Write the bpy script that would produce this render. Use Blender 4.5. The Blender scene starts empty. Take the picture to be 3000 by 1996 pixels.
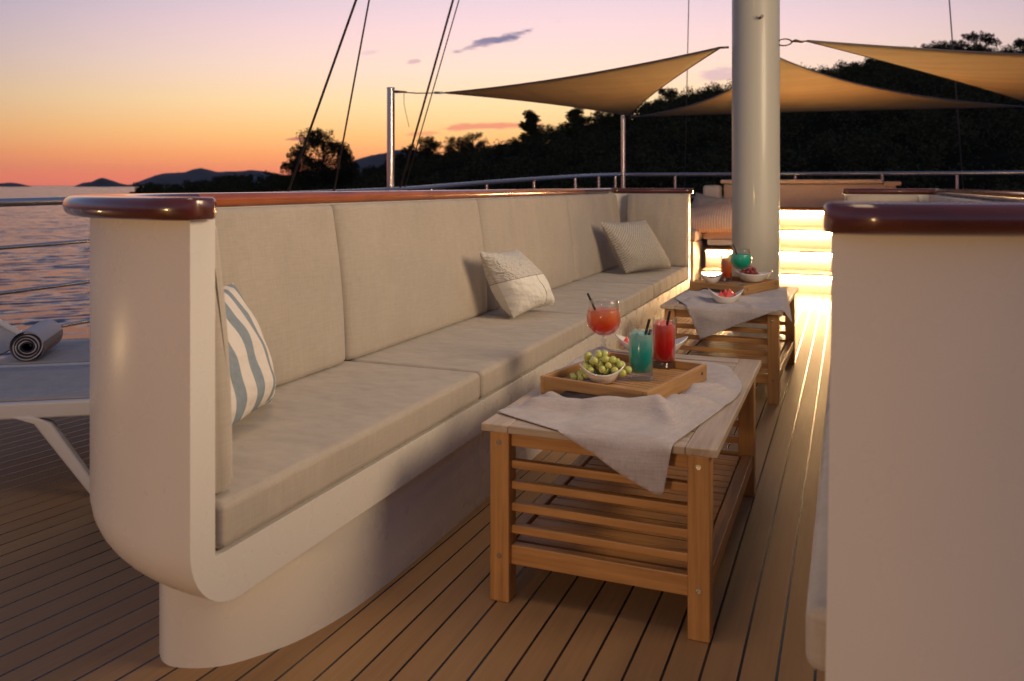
import bpy, math, random
from mathutils import Vector, Matrix, noise as mnoise
random.seed(7)
R = math.radians
sc = bpy.context.scene
C = sc.collection

# ------------------------------------------------------------------ camera
F_PX, HOR, CAMZ, YAW = 2450.0, 543.0, 1.05, 21.88
cd = bpy.data.cameras.new('camera'); cam = bpy.data.objects.new('camera', cd); C.objects.link(cam)
cd.sensor_width = 36.0; cd.lens = 36.0 * F_PX / 3000.0
cd.shift_y = -(998.0 - HOR) / 3000.0
cam.location = (0, 0, CAMZ); cam.rotation_euler = (R(90), 0, R(YAW))
cd.clip_start = 0.05; cd.clip_end = 30000
cd.dof.use_dof = True; cd.dof.focus_distance = 2.75; cd.dof.aperture_fstop = 4.5
sc.camera = cam
sc.render.resolution_x = 1024; sc.render.resolution_y = 681

# ------------------------------------------------------------------ render look
sc.render.engine = 'CYCLES'
sc.view_settings.view_transform = 'Standard'; sc.view_settings.look = 'None'
sc.view_settings.exposure = 0.30; sc.view_settings.gamma = 1.0
sc.view_settings.use_curve_mapping = False
sc.cycles.use_denoising = True
sc.cycles.max_bounces = 10; sc.cycles.transparent_max_bounces = 24
sc.cycles.transmission_bounces = 8; sc.cycles.glossy_bounces = 5; sc.cycles.diffuse_bounces = 4
sc.cycles.volume_bounces = 0
sc.cycles.caustics_reflective = False; sc.cycles.caustics_refractive = False
sc.cycles.sample_clamp_indirect = 6.0

# ------------------------------------------------------------------ dusk sky
def lin(r, g, b):
    f = lambda c: (c / 255 / 12.92) if c <= 10 else ((c / 255 + .055) / 1.055) ** 2.4
    return (f(r), f(g), f(b), 1)
w = bpy.data.worlds.new('World'); sc.world = w; w.use_nodes = True
nt = w.node_tree; nt.nodes.clear()
def N(t, **k):
    n = nt.nodes.new(t)
    for a, v in k.items(): setattr(n, a, v)
    return n
def L(a, b): nt.links.new(a, b)
def math_n(op, a, b=None, clamp=False):
    n = N('ShaderNodeMath', operation=op); n.use_clamp = clamp
    for i, v in enumerate((a, b)):
        if v is None: continue
        if isinstance(v, (int, float)): n.inputs[i].default_value = v
        else: L(v, n.inputs[i])
    return n.outputs[0]
tc = N('ShaderNodeTexCoord'); nrm = N('ShaderNodeVectorMath', operation='NORMALIZE')
L(tc.outputs['Generated'], nrm.inputs[0])
sep = N('ShaderNodeSeparateXYZ'); L(nrm.outputs[0], sep.inputs[0])
def ramp(fac, stops):
    n = N('ShaderNodeValToRGB'); L(fac, n.inputs[0]); e = n.color_ramp.elements
    while len(e) > 1: e.remove(e[0])
    e[0].position = stops[0][0]; e[0].color = stops[0][1]
    for p, c in stops[1:]:
        x = e.new(p); x.color = c
    return n.outputs[0]
zz = math_n('MAXIMUM', sep.outputs[2], 0.0)
zq = math_n('POWER', zz, 0.5)
def s(z): return z ** .5
glow = ramp(zq, [(0, lin(244, 124, 98)), (s(.012), lin(255, 140, 100)), (s(.035), lin(255, 166, 102)),
                 (s(.06), lin(255, 194, 122)), (s(.095), lin(255, 216, 160)), (s(.135), lin(255, 220, 196)),
                 (s(.18), lin(255, 216, 212)), (s(.225), lin(242, 212, 220)), (s(.32), lin(176, 186, 212)),
                 (s(.5), lin(116, 128, 158)), (1.0, lin(84, 96, 126))])
away = ramp(zq, [(0, lin(104, 70, 78)), (s(.03), lin(128, 84, 84)), (s(.07), lin(128, 98, 98)),
                 (s(.12), lin(118, 110, 124)), (s(.17), lin(112, 122, 146)), (s(.23), lin(104, 124, 156)), (s(.32), lin(90, 106, 140)), (s(.5), lin(82, 92, 120)),
                 (1.0, lin(76, 86, 114))])
GA = R(19.5); gx, gy = -math.sin(GA), math.cos(GA)
hl = math_n('SQRT', math_n('ADD', math_n('MULTIPLY', sep.outputs[0], sep.outputs[0]), math_n('MULTIPLY', sep.outputs[1], sep.outputs[1])))
hl = math_n('MAXIMUM', hl, 1e-3)
dt = math_n('DIVIDE', math_n('ADD', math_n('MULTIPLY', sep.outputs[0], gx), math_n('MULTIPLY', sep.outputs[1], gy)), hl)
mr = N('ShaderNodeMapRange'); mr.interpolation_type = 'SMOOTHSTEP'
L(math_n('SUBTRACT', dt, math_n('MULTIPLY', zz, .75)), mr.inputs[0]); mr.inputs[1].default_value = 0.50; mr.inputs[2].default_value = .98
mix = N('ShaderNodeMix', data_type='RGBA'); L(mr.outputs[0], mix.inputs[0]); L(away, mix.inputs[6]); L(glow, mix.inputs[7])
skycol = mix.outputs[2]
# a few clouds, each a noisy patch fixed in the sky: (photo-derived) azimuth, elevation tangents
def cdir(u, v):
    a = R(YAW); tx = (u - 1500) / F_PX; tz = (HOR - v) / F_PX
    return Vector((-math.sin(a) + tx * math.cos(a), math.cos(a) + tx * math.sin(a), tz)).normalized()
ntx = N('ShaderNodeTexNoise'); mp = N('ShaderNodeMapping'); mp.inputs['Scale'].default_value = (24, 24, 110)
mp.inputs['Rotation'].default_value = (0, 0, 0)
L(nrm.outputs[0], mp.inputs[0]); L(mp.outputs[0], ntx.inputs['Vector']); ntx.inputs['Scale'].default_value = 1.0
ntx.inputs['Detail'].default_value = 6; ntx.inputs['Roughness'].default_value = .62
clouds = [(1475, 112, 95, 13, -14, (128, 122, 146), 1.0), (1405, 128, 60, 9, -18, (140, 126, 150), .8), (1400, 372, 150, 9, -3, (226, 128, 108), .75), (1240, 392, 60, 7, -3, (226, 140, 108), .6),
          (870, 408, 50, 4, -3, (190, 110, 106), .9), (2100, 222, 55, 22, -5, (196, 160, 176), .6), (1080, 155, 30, 8, -8, (214, 180, 190), .5), (1215, 180, 20, 6, -8, (190, 150, 160), .6)]
for (u, v, wu, wv, rot, col, st) in clouds:
    c = cdir(u, v); rgt = Vector((c.y, -c.x, 0)).normalized(); up = rgt.cross(c).normalized()
    ar = R(-rot); r2 = rgt * math.cos(ar) + up * math.sin(ar); u2 = -rgt * math.sin(ar) + up * math.cos(ar)
    def proj(ax, size):
        n = N('ShaderNodeVectorMath', operation='DOT_PRODUCT'); L(nrm.outputs[0], n.inputs[0]); n.inputs[1].default_value = ax
        q = math_n('DIVIDE', n.outputs['Value'], size / F_PX)
        return math_n('MULTIPLY', q, q)
    rr = math_n('ADD', proj(r2, wu), proj(u2, wv))
    front = N('ShaderNodeVectorMath', operation='DOT_PRODUCT'); L(nrm.outputs[0], front.inputs[0]); front.inputs[1].default_value = c
    g = math_n('EXPONENT', math_n('MULTIPLY', rr, -0.7))
    g = math_n('MULTIPLY', g, math_n('GREATER_THAN', front.outputs['Value'], 0.0))
    m = math_n('ADD', g, math_n('MULTIPLY', math_n('SUBTRACT', ntx.outputs[0], .5), 1.9))
    mrr = N('ShaderNodeMapRange'); mrr.interpolation_type = 'SMOOTHSTEP'; L(m, mrr.inputs[0])
    mrr.inputs[1].default_value = .35; mrr.inputs[2].default_value = .8
    f = math_n('MULTIPLY', math_n('MULTIPLY', mrr.outputs[0], st), math_n('GREATER_THAN', g, .02))
    mx = N('ShaderNodeMix', data_type='RGBA'); L(f, mx.inputs[0]); L(skycol, mx.inputs[6]); mx.inputs[7].default_value = lin(*col)
    skycol = mx.outputs[2]
bg = N('ShaderNodeBackground'); L(skycol, bg.inputs[0]); bg.inputs[1].default_value = 1.0
wo = N('ShaderNodeOutputWorld'); L(bg.outputs[0], wo.inputs[0])

# ------------------------------------------------------------------ unseen deck lamps inferred from the light, and an added sail uplight
def lamp(name, kind, loc, energy, color, size, aim=None, spot=None):
    d = bpy.data.lights.new(name, kind); o = bpy.data.objects.new(name, d); C.objects.link(o)
    d.energy = energy; d.color = color; o.location = loc
    if kind == 'AREA': d.size = size
    else: d.shadow_soft_size = size
    if kind == 'SPOT' and spot: d.spot_size = R(spot); d.spot_blend = .6
    if aim: o.rotation_euler = (Vector(aim) - Vector(loc)).to_track_quat('-Z', 'Y').to_euler()
    return o
WARM = (1.0, .74, .46)
lamp('deck_floodlight', 'SPOT', (2.5, 2.7, 2.2), 430, WARM, .85, (-1.5, 3.8, .6), 120)
lamp('aft_courtesy_lamp', 'POINT', (-1.0, -1.9, .85), 92, (1.0, .62, .28), .15)
lamp('port_courtesy_lamp', 'POINT', (-3.9, .9, .30), 4, (1.0, .66, .30), .05)
lamp('overhead_deck_lamp', 'AREA', (-.7, 1.45, 3.2), 11, (1.0, .70, .42), .8, (-.7, 1.6, 0))
lamp('added_sail_uplight', 'SPOT', (-.56, 8.3, .5), 42, (1.0, .62, .24), .15, (-.56, 8.2, 3), 168)  # added lamp without a fixture, brightens the sails from below

# ------------------------------------------------------------------ helpers
MATS = {}
def mat(name, col=(.5, .5, .5), rough=.5, metal=0.0, spec=.5, coat=0.0):
    m = bpy.data.materials.new(name); m.use_nodes = True; t = m.node_tree
    b = t.nodes['Principled BSDF']
    b.inputs['Base Color'].default_value = (*col[:3], 1); b.inputs['Roughness'].default_value = rough
    b.inputs['Metallic'].default_value = metal; b.inputs['Specular IOR Level'].default_value = spec
    b.inputs['Coat Weight'].default_value = coat; b.inputs['Coat Roughness'].default_value = .05
    MATS[name] = m; return m
def nd(m, t, **k):
    n = m.node_tree.nodes.new(t)
    for a, v in k.items(): setattr(n, a, v)
    return n
def lk(m, a, b): m.node_tree.links.new(a, b)
def bs(m): return m.node_tree.nodes['Principled BSDF']
def coords(m, kind='Object', scale=(1, 1, 1), rot=(0, 0, 0)):
    t = nd(m, 'ShaderNodeTexCoord'); p = nd(m, 'ShaderNodeMapping'); p.inputs['Scale'].default_value = scale; p.inputs['Rotation'].default_value = rot
    lk(m, t.outputs[kind], p.inputs[0]); return p.outputs[0]
def noise_n(m, vec, scale, detail=3, rough=.5):
    n = nd(m, 'ShaderNodeTexNoise'); lk(m, vec, n.inputs['Vector']); n.inputs['Scale'].default_value = scale
    n.inputs['Detail'].default_value = detail; n.inputs['Roughness'].default_value = rough; return n.outputs[0]
def ramp_m(m, fac, stops):
    n = nd(m, 'ShaderNodeValToRGB'); lk(m, fac, n.inputs[0]); e = n.color_ramp.elements
    while len(e) > 1: e.remove(e[0])
    e[0].position = stops[0][0]; e[0].color = (*stops[0][1][:3], 1)
    for p, c in stops[1:]:
        x = e.new(p); x.color = (*c[:3], 1)
    return n.outputs[0]
def bump(m, h, strength=.3, dist=.01, into=None):
    n = nd(m, 'ShaderNodeBump'); lk(m, h, n.inputs['Height']); n.inputs['Strength'].default_value = strength; n.inputs['Distance'].default_value = dist
    if into is not None: lk(m, into, n.inputs['Normal'])
    lk(m, n.outputs[0], bs(m).inputs['Normal']); return n.outputs[0]
def mth(m, op, a, b=None, c=None):
    n = nd(m, 'ShaderNodeMath', operation=op)
    for i, v in enumerate((a, b, c)):
        if v is None: continue
        if isinstance(v, (int, float)): n.inputs[i].default_value = v
        else: lk(m, v, n.inputs[i])
    return n.outputs[0]
def mixc(m, f, a, b):
    n = nd(m, 'ShaderNodeMix', data_type='RGBA')
    if isinstance(f, (int, float)): n.inputs[0].default_value = f
    else: lk(m, f, n.inputs[0])
    for i, v in ((6, a), (7, b)):
        if isinstance(v, tuple): n.inputs[i].default_value = (*v[:3], 1)
        else: lk(m, v, n.inputs[i])
    return n.outputs[2]

class MB:
    def __init__(s): s.v = []; s.f = []; s.uv = None
    def add(s, vs, fs):
        o = len(s.v); s.v += [tuple(x) for x in vs]; s.f += [tuple(i + o for i in q) for q in fs]; return o
    def box(s, c, d, M=None, rz=0):
        vs = []
        for x in (-.5, .5):
            for y in (-.5, .5):
                for z in (-.5, .5):
                    p = Vector((x * d[0], y * d[1], z * d[2]))
                    if rz: p = Matrix.Rotation(rz, 3, 'Z') @ p
                    p = p + Vector(c)
                    if M: p = M @ p
                    vs.append(p)
        s.add(vs, [(0, 1, 3, 2), (4, 6, 7, 5), (0, 4, 5, 1), (2, 3, 7, 6), (0, 2, 6, 4), (1, 5, 7, 3)]); return s
    def bounds(s, x0, x1, y0, y1, z0, z1): return s.box(((x0 + x1) / 2, (y0 + y1) / 2, (z0 + z1) / 2), (x1 - x0, y1 - y0, z1 - z0))
    def tube(s, pts, r, n=12, cap=True):
        pts = [Vector(p) for p in pts]; k = len(pts); rs = r if isinstance(r, (list, tuple)) else [r] * k
        ref = None; rings = []
        for i, p in enumerate(pts):
            t = (pts[min(i + 1, k - 1)] - pts[max(i - 1, 0)]).normalized()
            if ref is None: ref = t.orthogonal().normalized()
            ref = (ref - t * ref.dot(t)).normalized(); b = t.cross(ref)
            rings.append([p + (ref * math.cos(2 * math.pi * j / n) + b * math.sin(2 * math.pi * j / n)) * rs[i] for j in range(n)])
        o = s.add([q for r_ in rings for q in r_], [])
        for i in range(k - 1):
            for j in range(n):
                s.f.append((o + i * n + j, o + i * n + (j + 1) % n, o + (i + 1) * n + (j + 1) % n, o + (i + 1) * n + j))
        if cap:
            s.f.append(tuple(o + j for j in reversed(range(n)))); s.f.append(tuple(o + (k - 1) * n + j for j in range(n)))
        return s
    def lathe(s, prof, n=40, c=(0, 0, 0)):
        k = len(prof); o = s.add([(c[0] + r * math.cos(2 * math.pi * j / n), c[1] + r * math.sin(2 * math.pi * j / n), c[2] + z) for r, z in prof for j in range(n)], [])
        for i in range(k - 1):
            for j in range(n):
                s.f.append((o + i * n + j, o + i * n + (j + 1) % n, o + (i + 1) * n + (j + 1) % n, o + (i + 1) * n + j))
        return s
    def prism(s, poly, z0, z1):
        n = len(poly); o = s.add([(x, y, z0) for x, y in poly] + [(x, y, z1) for x, y in poly], [])
        a = sum(poly[i][0] * poly[(i + 1) % n][1] - poly[(i + 1) % n][0] * poly[i][1] for i in range(n))
        b0 = tuple(o + i for i in range(n)); t0 = tuple(o + n + i for i in range(n))
        s.f += [tuple(reversed(b0)), t0] + [(o + i, o + (i + 1) % n, o + n + (i + 1) % n, o + n + i) for i in range(n)]
        return s
    def sphere(s, c, r, n=14, m=9, sc=(1, 1, 1)):
        vs = [(c[0] + r * sc[0] * math.sin(math.pi * i / m) * math.cos(2 * math.pi * j / n), c[1] + r * sc[1] * math.sin(math.pi * i / m) * math.sin(2 * math.pi * j / n), c[2] + r * sc[2] * math.cos(math.pi * i / m)) for i in range(m + 1) for j in range(n)]
        o = s.add(vs, [])
        for i in range(m):
            for j in range(n):
                s.f.append((o + i * n + j, o + (i + 1) * n + j, o + (i + 1) * n + (j + 1) % n, o + i * n + (j + 1) % n))
        return s
    def build(s, name, m, parent=None, smooth=False, bevel=0, seg=3, loc=None, fix=True):
        me = bpy.data.meshes.new(name); me.from_pydata(s.v, [], s.f)
        import bmesh
        bm = bmesh.new(); bm.from_mesh(me)
        if s.uv is None:
            bmesh.ops.remove_doubles(bm, verts=bm.verts, dist=1e-6)
            if fix: bmesh.ops.recalc_face_normals(bm, faces=bm.faces)
        bm.to_mesh(me); bm.free()
        if s.uv is not None:
            ul = me.uv_layers.new(name='UVMap')
            for lp in me.loops: ul.data[lp.index].uv = s.uv[lp.vertex_index]
        if m: me.materials.append(m)
        for p in me.polygons: p.use_smooth = bool(smooth)
        o = bpy.data.objects.new(name, me); C.objects.link(o)
        if smooth == 'auto':
            try: me.set_sharp_from_angle(angle=R(40))
            except Exception: pass
        if bevel:
            b = o.modifiers.new('bevel', 'BEVEL'); b.width = bevel; b.segments = seg; b.limit_method = 'ANGLE'; b.angle_limit = R(40); b.harden_normals = False
            for p in me.polygons: p.use_smooth = True
            wn = o.modifiers.new('wn', 'WEIGHTED_NORMAL'); wn.keep_sharp = False
        if parent: o.parent = parent
        if loc: o.location = loc
        return o
def tag(o, label=None, cat=None, group=None, kind=None):
    if label: o['label'] = label
    if cat: o['category'] = cat
    if group: o['group'] = group
    if kind: o['kind'] = kind
    return o
def empty(name, loc=(0, 0, 0), rz=0):
    o = bpy.data.objects.new(name, None); C.objects.link(o); o.location = loc; o.rotation_euler = (0, 0, rz); o.empty_display_size = .1; return o
def copy_tree(o, parent=None):
    c = o.copy(); C.objects.link(c); c.parent = parent
    for ch in list(o.children): copy_tree(ch, c)
    return c
FW = Vector((-math.sin(R(YAW)), math.cos(R(YAW)), 0)); RT = Vector((math.cos(R(YAW)), math.sin(R(YAW)), 0))
def world(u, d, z): return FW * d + RT * ((u - 1500) / F_PX * d) + Vector((0, 0, z))   # far scenery: azimuth + distance + height
def zat(v, d): return CAMZ + (HOR - v) * d / F_PX
def ss(a, b, x):
    t = max(0, min(1, (x - a) / (b - a))); return t * t * (3 - 2 * t)
def interp(tab, x):
    if x <= tab[0][0]: return tab[0][1]
    for (a, p), (b, q) in zip(tab, tab[1:]):
        if x <= b: return p + (q - p) * (x - a) / (b - a)
    return tab[-1][1]

# ------------------------------------------------------------------ materials
def fabric(name, col, weave=900, amt=.12, rough=.95, wr=.6):
    m = mat(name, col, rough, spec=.15); c = coords(m)
    n1 = noise_n(m, c, 5, 3); n2 = noise_n(m, coords(m, scale=(1, 1, .08)), weave / 4, 2); n3 = noise_n(m, coords(m, scale=(.08, .08, 1)), weave / 4, 2)
    wv = mth(m, 'ADD', n2, n3)
    fa = mth(m, 'ADD', mth(m, 'MULTIPLY', mth(m, 'SUBTRACT', wv, 1.0), amt * 3.2), mth(m, 'MULTIPLY', mth(m, 'SUBTRACT', n1, .5), .35))
    fa = mth(m, 'ADD', fa, .5)
    lk(m, ramp_m(m, fa, [(0, tuple(x * .72 for x in col)), (1, tuple(min(1, x * 1.28) for x in col))]), bs(m).inputs['Base Color'])
    b1 = bump(m, wv, .25, .0015)
    wrn = noise_n(m, coords(m, scale=(1.6, 1.6, .45), rot=(R(12), 0, 0)), 5.5, 2, .45)
    bump(m, wrn, wr, .03, into=b1)
    bs(m).inputs['Sheen Weight'].default_value = .25
    return m
fab = fabric('taupe_canvas', (.43, .372, .305))
fab2 = fabric('pink_canvas', (.44, .34, .31))
gel = mat('white_gelcoat', (.72, .69, .64), .22, spec=.5); 
g_n = noise_n(gel, coords(gel), 2.0, 3); lk(gel, ramp_m(gel, g_n, [(.3, (.68, .635, .57)), (.7, (.73, .685, .62))]), bs(gel).inputs['Base Color'])
g_r = nd(gel, 'ShaderNodeMapRange'); lk(gel, noise_n(gel, coords(gel), 9, 4), g_r.inputs[0]); g_r.inputs[3].default_value = .25; g_r.inputs[4].default_value = .30; lk(gel, g_r.outputs[0], bs(gel).inputs['Roughness'])
bump(gel, noise_n(gel, coords(gel), 2, 1), .03, .02)
def wood(name, c1, c2, rough=.45, scale=1, coat=0, axis=1, streak=60):
    m = mat(name, c1, rough, coat=coat); sc_ = [streak, streak, streak]; sc_[axis] = 3.0
    c = coords(m, scale=tuple(x * scale for x in sc_)); n = noise_n(m, c, 1.0, 5, .6); n2 = noise_n(m, coords(m), 7, 2)
    f = mth(m, 'ADD', mth(m, 'MULTIPLY', n, .75), mth(m, 'MULTIPLY', n2, .25))
    lk(m, ramp_m(m, f, [(.32, c2), (.62, c1)]), bs(m).inputs['Base Color']); bump(m, n, .18, .002); return m
teak_x = wood('teak_across', (.58, .295, .10), (.33, .155, .045), .42, axis=0)
teak_y = wood('teak_along', (.58, .295, .10), (.33, .155, .045), .42, axis=1)
teak_z = wood('teak_upright', (.56, .285, .095), (.32, .15, .043), .42, axis=2)
top_x = wood('weathered_teak_across', (.50, .40, .29), (.33, .235, .155), .4, axis=0)
top_y = wood('weathered_teak_along', (.53, .42, .305), (.34, .24, .16), .4, axis=1)
tray_m = wood('tray_acacia', (.50, .28, .11), (.30, .155, .055), .4, axis=0)
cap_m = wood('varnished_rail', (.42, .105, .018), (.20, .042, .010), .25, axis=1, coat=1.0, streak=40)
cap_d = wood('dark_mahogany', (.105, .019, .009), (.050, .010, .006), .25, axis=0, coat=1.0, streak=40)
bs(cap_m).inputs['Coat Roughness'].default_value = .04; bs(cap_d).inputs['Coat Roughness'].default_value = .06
steel = mat('polished_steel', (.62, .60, .58), .16, 1.0)
bump(steel, noise_n(steel, coords(steel), 60, 2), .02, .002)
wire_m = mat('wire_rope', (.16, .13, .11), .45, .8); bump(wire_m, noise_n(wire_m, coords(wire_m), 200, 2), .3, .003)
mast_m = mat('mast_paint', (.48, .46, .385), .42, coat=.15); bump(mast_m, noise_n(mast_m, coords(mast_m, scale=(1, 1, .3)), 6, 2), .1, .01)
plastic = mat('white_plastic', (.66, .65, .64), .35); bump(plastic, noise_n(plastic, coords(plastic), 40, 3), .08, .002)
sling = fabric('grey_sling', (.38, .37, .37), 1200, .16)
black = mat('black_straw', (.012, .012, .014), .35); bump(black, noise_n(black, coords(black), 80, 2), .05, .001)
porcelain = mat('white_porcelain', (.74, .72, .69), .12, coat=.5); bump(porcelain, noise_n(porcelain, coords(porcelain), 30, 2), .03, .001)
cloth_m = fabric('lilac_grey_linen', (.47, .42, .41), 1300, .22, wr=.15)
boucle = mat('cream_boucle', (.62, .57, .49), .95, spec=.1)
kn = mat('grey_knit', (.47, .43, .375), .95, spec=.1)
w_ = nd(kn, 'ShaderNodeTexWave'); lk(kn, coords(kn, 'UV', rot=(0, 0, R(45))), w_.inputs['Vector']); w_.inputs['Scale'].default_value = 10; w_.inputs['Distortion'].default_value = 3.5; w_.inputs['Detail Scale'].default_value = 6
kn_n = noise_n(kn, coords(kn, 'UV'), 60, 3)
kf = mth(kn, 'ADD', mth(kn, 'MULTIPLY', w_.outputs[1], .5), mth(kn, 'MULTIPLY', kn_n, .6))
lk(kn, ramp_m(kn, kf, [(.2, (.30, .265, .225)), (.8, (.60, .56, .50))]), bs(kn).inputs['Base Color']); bump(kn, kf, .8, .006)

# two-part pillow: boucle top, linen lower panels, stitched seam
uvx = nd(boucle, 'ShaderNodeTexCoord'); su = nd(boucle, 'ShaderNodeSeparateXYZ'); lk(boucle, uvx.outputs['UV'], su.inputs[0])
top = mth(boucle, 'GREATER_THAN', su.outputs[1], .52)
vn = nd(boucle, 'ShaderNodeTexVoronoi'); lk(boucle, coords(boucle, 'UV'), vn.inputs['Vector']); vn.inputs['Scale'].default_value = 46
seamx = mth(boucle, 'LESS_THAN', mth(boucle, 'ABSOLUTE', mth(boucle, 'SUBTRACT', su.outputs[0], mth(boucle, 'ADD', .58, mth(boucle, 'MULTIPLY', mth(boucle, 'SUBTRACT', noise_n(boucle, coords(boucle, 'UV'), 6, 1), .5), .08)))), .008)
seamy = mth(boucle, 'LESS_THAN', mth(boucle, 'ABSOLUTE', mth(boucle, 'SUBTRACT', su.outputs[1], .52)), .006)
seam = mth(boucle, 'MINIMUM', 1.0, mth(boucle, 'ADD', mth(boucle, 'MULTIPLY', seamx, mth(boucle, 'SUBTRACT', 1.0, top)), mth(boucle, 'MULTIPLY', seamy, .6)))
bc = mixc(boucle, mth(boucle, 'MULTIPLY', top, vn.outputs[0]), (.80, .77, .70), (.58, .53, .46))
lk(boucle, mixc(boucle, seam, bc, (.16, .12, .09)), bs(boucle).inputs['Base Color'])
bb = bump(boucle, mth(boucle, 'MULTIPLY', top, vn.outputs[0]), .7, .01); bump(boucle, noise_n(boucle, coords(boucle, 'UV'), 7, 2), .5, .03, into=bb)

strp = mat('striped_cotton', (.6, .56, .5), .95, spec=.1)
tcs = nd(strp, 'ShaderNodeTexCoord'); sx = nd(strp, 'ShaderNodeSeparateXYZ'); lk(strp, tcs.outputs['UV'], sx.inputs[0])
fr = mth(strp, 'FRACT', mth(strp, 'ADD', mth(strp, 'MULTIPLY', sx.outputs[0], 4.3), .2)); band = mth(strp, 'LESS_THAN', fr, .42)
wt = noise_n(strp, coords(strp, 'UV', scale=(1, .1, 1)), 160, 2)
lk(strp, mixc(strp, band, (.68, .62, .56), mixc(strp, wt, (.16, .20, .235), (.33, .375, .41))), bs(strp).inputs['Base Color']); bump(strp, noise_n(strp, coords(strp, 'UV'), 6, 2), .5, .03)
rib = mat('ribbed_blush_cotton', (.5, .33, .27), .95, spec=.1)
tcs = nd(rib, 'ShaderNodeTexCoord'); sx = nd(rib, 'ShaderNodeSeparateXYZ'); lk(rib, tcs.outputs['UV'], sx.inputs[0])
wv = mth(rib, 'SINE', mth(rib, 'MULTIPLY', sx.outputs[0], 190.0)); lk(rib, mixc(rib, mth(rib, 'ADD', mth(rib, 'MULTIPLY', wv, .5), .5), (.42, .34, .32), (.60, .50, .47)), bs(rib).inputs['Base Color']); bump(rib, wv, .5, .006)
blue_p = fabric('dusty_blue_cotton', (.22, .24, .28)); blush_p = fabric('blush_cotton', (.48, .30, .24))

sail_m = mat('sand_sailcloth', (.58, .42, .21), .9, spec=.1)
sn = noise_n(sail_m, coords(sail_m, scale=(.4, 2, 1)), 2.5, 3); lk(sail_m, ramp_m(sail_m, sn, [(.3, (.46, .38, .27)), (.7, (.54, .455, .33))]), bs(sail_m).inputs['Base Color'])
bump(sail_m, noise_n(sail_m, coords(sail_m, scale=(1, .25, 1), rot=(0, 0, R(20))), 5, 3), .35, .04)
tr = nd(sail_m, 'ShaderNodeBsdfTranslucent'); tr.inputs[0].default_value = (.5, .32, .14, 1); ms = nd(sail_m, 'ShaderNodeMixShader'); ms.inputs[0].default_value = .12
lk(sail_m, bs(sail_m).outputs[0], ms.inputs[1]); lk(sail_m, tr.outputs[0], ms.inputs[2]); lk(sail_m, ms.outputs[0], sail_m.node_tree.nodes['Material Output'].inputs[0])

def thin_glass(name, tint=(.97, .98, .98), blend=.2):
    m = bpy.data.materials.new(name); m.use_nodes = True; t = m.node_tree; t.nodes.clear()
    o = nd(m, 'ShaderNodeOutputMaterial'); tr_ = nd(m, 'ShaderNodeBsdfTransparent'); tr_.inputs[0].default_value = (*tint, 1)
    gl = nd(m, 'ShaderNodeBsdfGlossy'); gl.inputs['Roughness'].default_value = .03; gl.inputs[0].default_value = (1, 1, 1, 1)
    fr_ = nd(m, 'ShaderNodeLayerWeight'); fr_.inputs[0].default_value = blend; mx_ = nd(m, 'ShaderNodeMixShader')
    f_ = mth(m, 'ADD', mth(m, 'MULTIPLY', fr_.outputs['Fresnel'], .38), .015)
    lk(m, f_, mx_.inputs[0]); lk(m, tr_.outputs[0], mx_.inputs[1]); lk(m, gl.outputs[0], mx_.inputs[2]); lk(m, mx_.outputs[0], o.inputs[0])
    return m
glass = thin_glass('drinking_glass')
ice_glass = thin_glass('cut_glass_base', (.93, .94, .95), .55)
def drink(name, stops, h0, h1):
    m = mat(name, stops[0][1], .15, spec=.5, coat=.3); t = nd(m, 'ShaderNodeTexCoord'); sp = nd(m, 'ShaderNodeSeparateXYZ'); lk(m, t.outputs['Object'], sp.inputs[0])
    g = nd(m, 'ShaderNodeMapRange'); lk(m, sp.outputs[2], g.inputs[0]); g.inputs[1].default_value = h0; g.inputs[2].default_value = h1
    nn = noise_n(m, coords(m), 55, 3); f = mth(m, 'ADD', g.outputs[0], mth(m, 'MULTIPLY', mth(m, 'SUBTRACT', nn, .5), .35))
    colr = ramp_m(m, f, stops); lk(m, colr, bs(m).inputs['Base Color'])
    tl = nd(m, 'ShaderNodeBsdfTranslucent'); lk(m, colr, tl.inputs[0]); x = nd(m, 'ShaderNodeMixShader'); x.inputs[0].default_value = .6
    lk(m, bs(m).outputs[0], x.inputs[1]); lk(m, tl.outputs[0], x.inputs[2]); lk(m, x.outputs[0], m.node_tree.nodes['Material Output'].inputs[0])
    return m
d_sunrise = drink('sunrise_drink', [(0, (.75, .02, .01)), (.45, (.90, .13, .03)), (.8, (.95, .33, .12)), (1, (.9, .42, .28))], .095, .175)
d_teal = drink('teal_drink', [(0, (.0, .40, .36)), (.6, (.03, .60, .56)), (.9, (.30, .75, .72)), (1, (.50, .78, .76))], .018, .125)
d_red = drink('red_drink', [(0, (.75, .004, .02)), (.5, (.90, .02, .015)), (.8, (.95, .10, .05)), (1, (.9, .26, .22))], .018, .13)
d_orange = drink('orange_drink', [(0, (.80, .10, .015)), (.6, (.85, .22, .05)), (1, (.75, .40, .2))], .018, .125)
d_teal2 = drink('teal_goblet_drink', [(0, (.0, .40, .28)), (.6, (.0, .62, .46)), (1, (.14, .72, .58))], .095, .175)
ice_m = mat('ice', (.85, .88, .88), .1, spec=.6); bump(ice_m, noise_n(ice_m, coords(ice_m), 90, 2), .3, .003)
def fruit(name, c1, c2, rough=.3, tl=.25, sc_=18):
    m = mat(name, c1, rough); col = ramp_m(m, noise_n(m, coords(m), sc_, 2), [(.3, c1), (.7, c2)]); lk(m, col, bs(m).inputs['Base Color'])
    bs(m).inputs['Subsurface Weight'].default_value = tl; bs(m).inputs['Subsurface Radius'].default_value = (.01, .01, .005); bs(m).inputs['Subsurface Scale'].default_value = .6
    bump(m, noise_n(m, coords(m), 40, 2), .08, .002)
    return m
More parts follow.
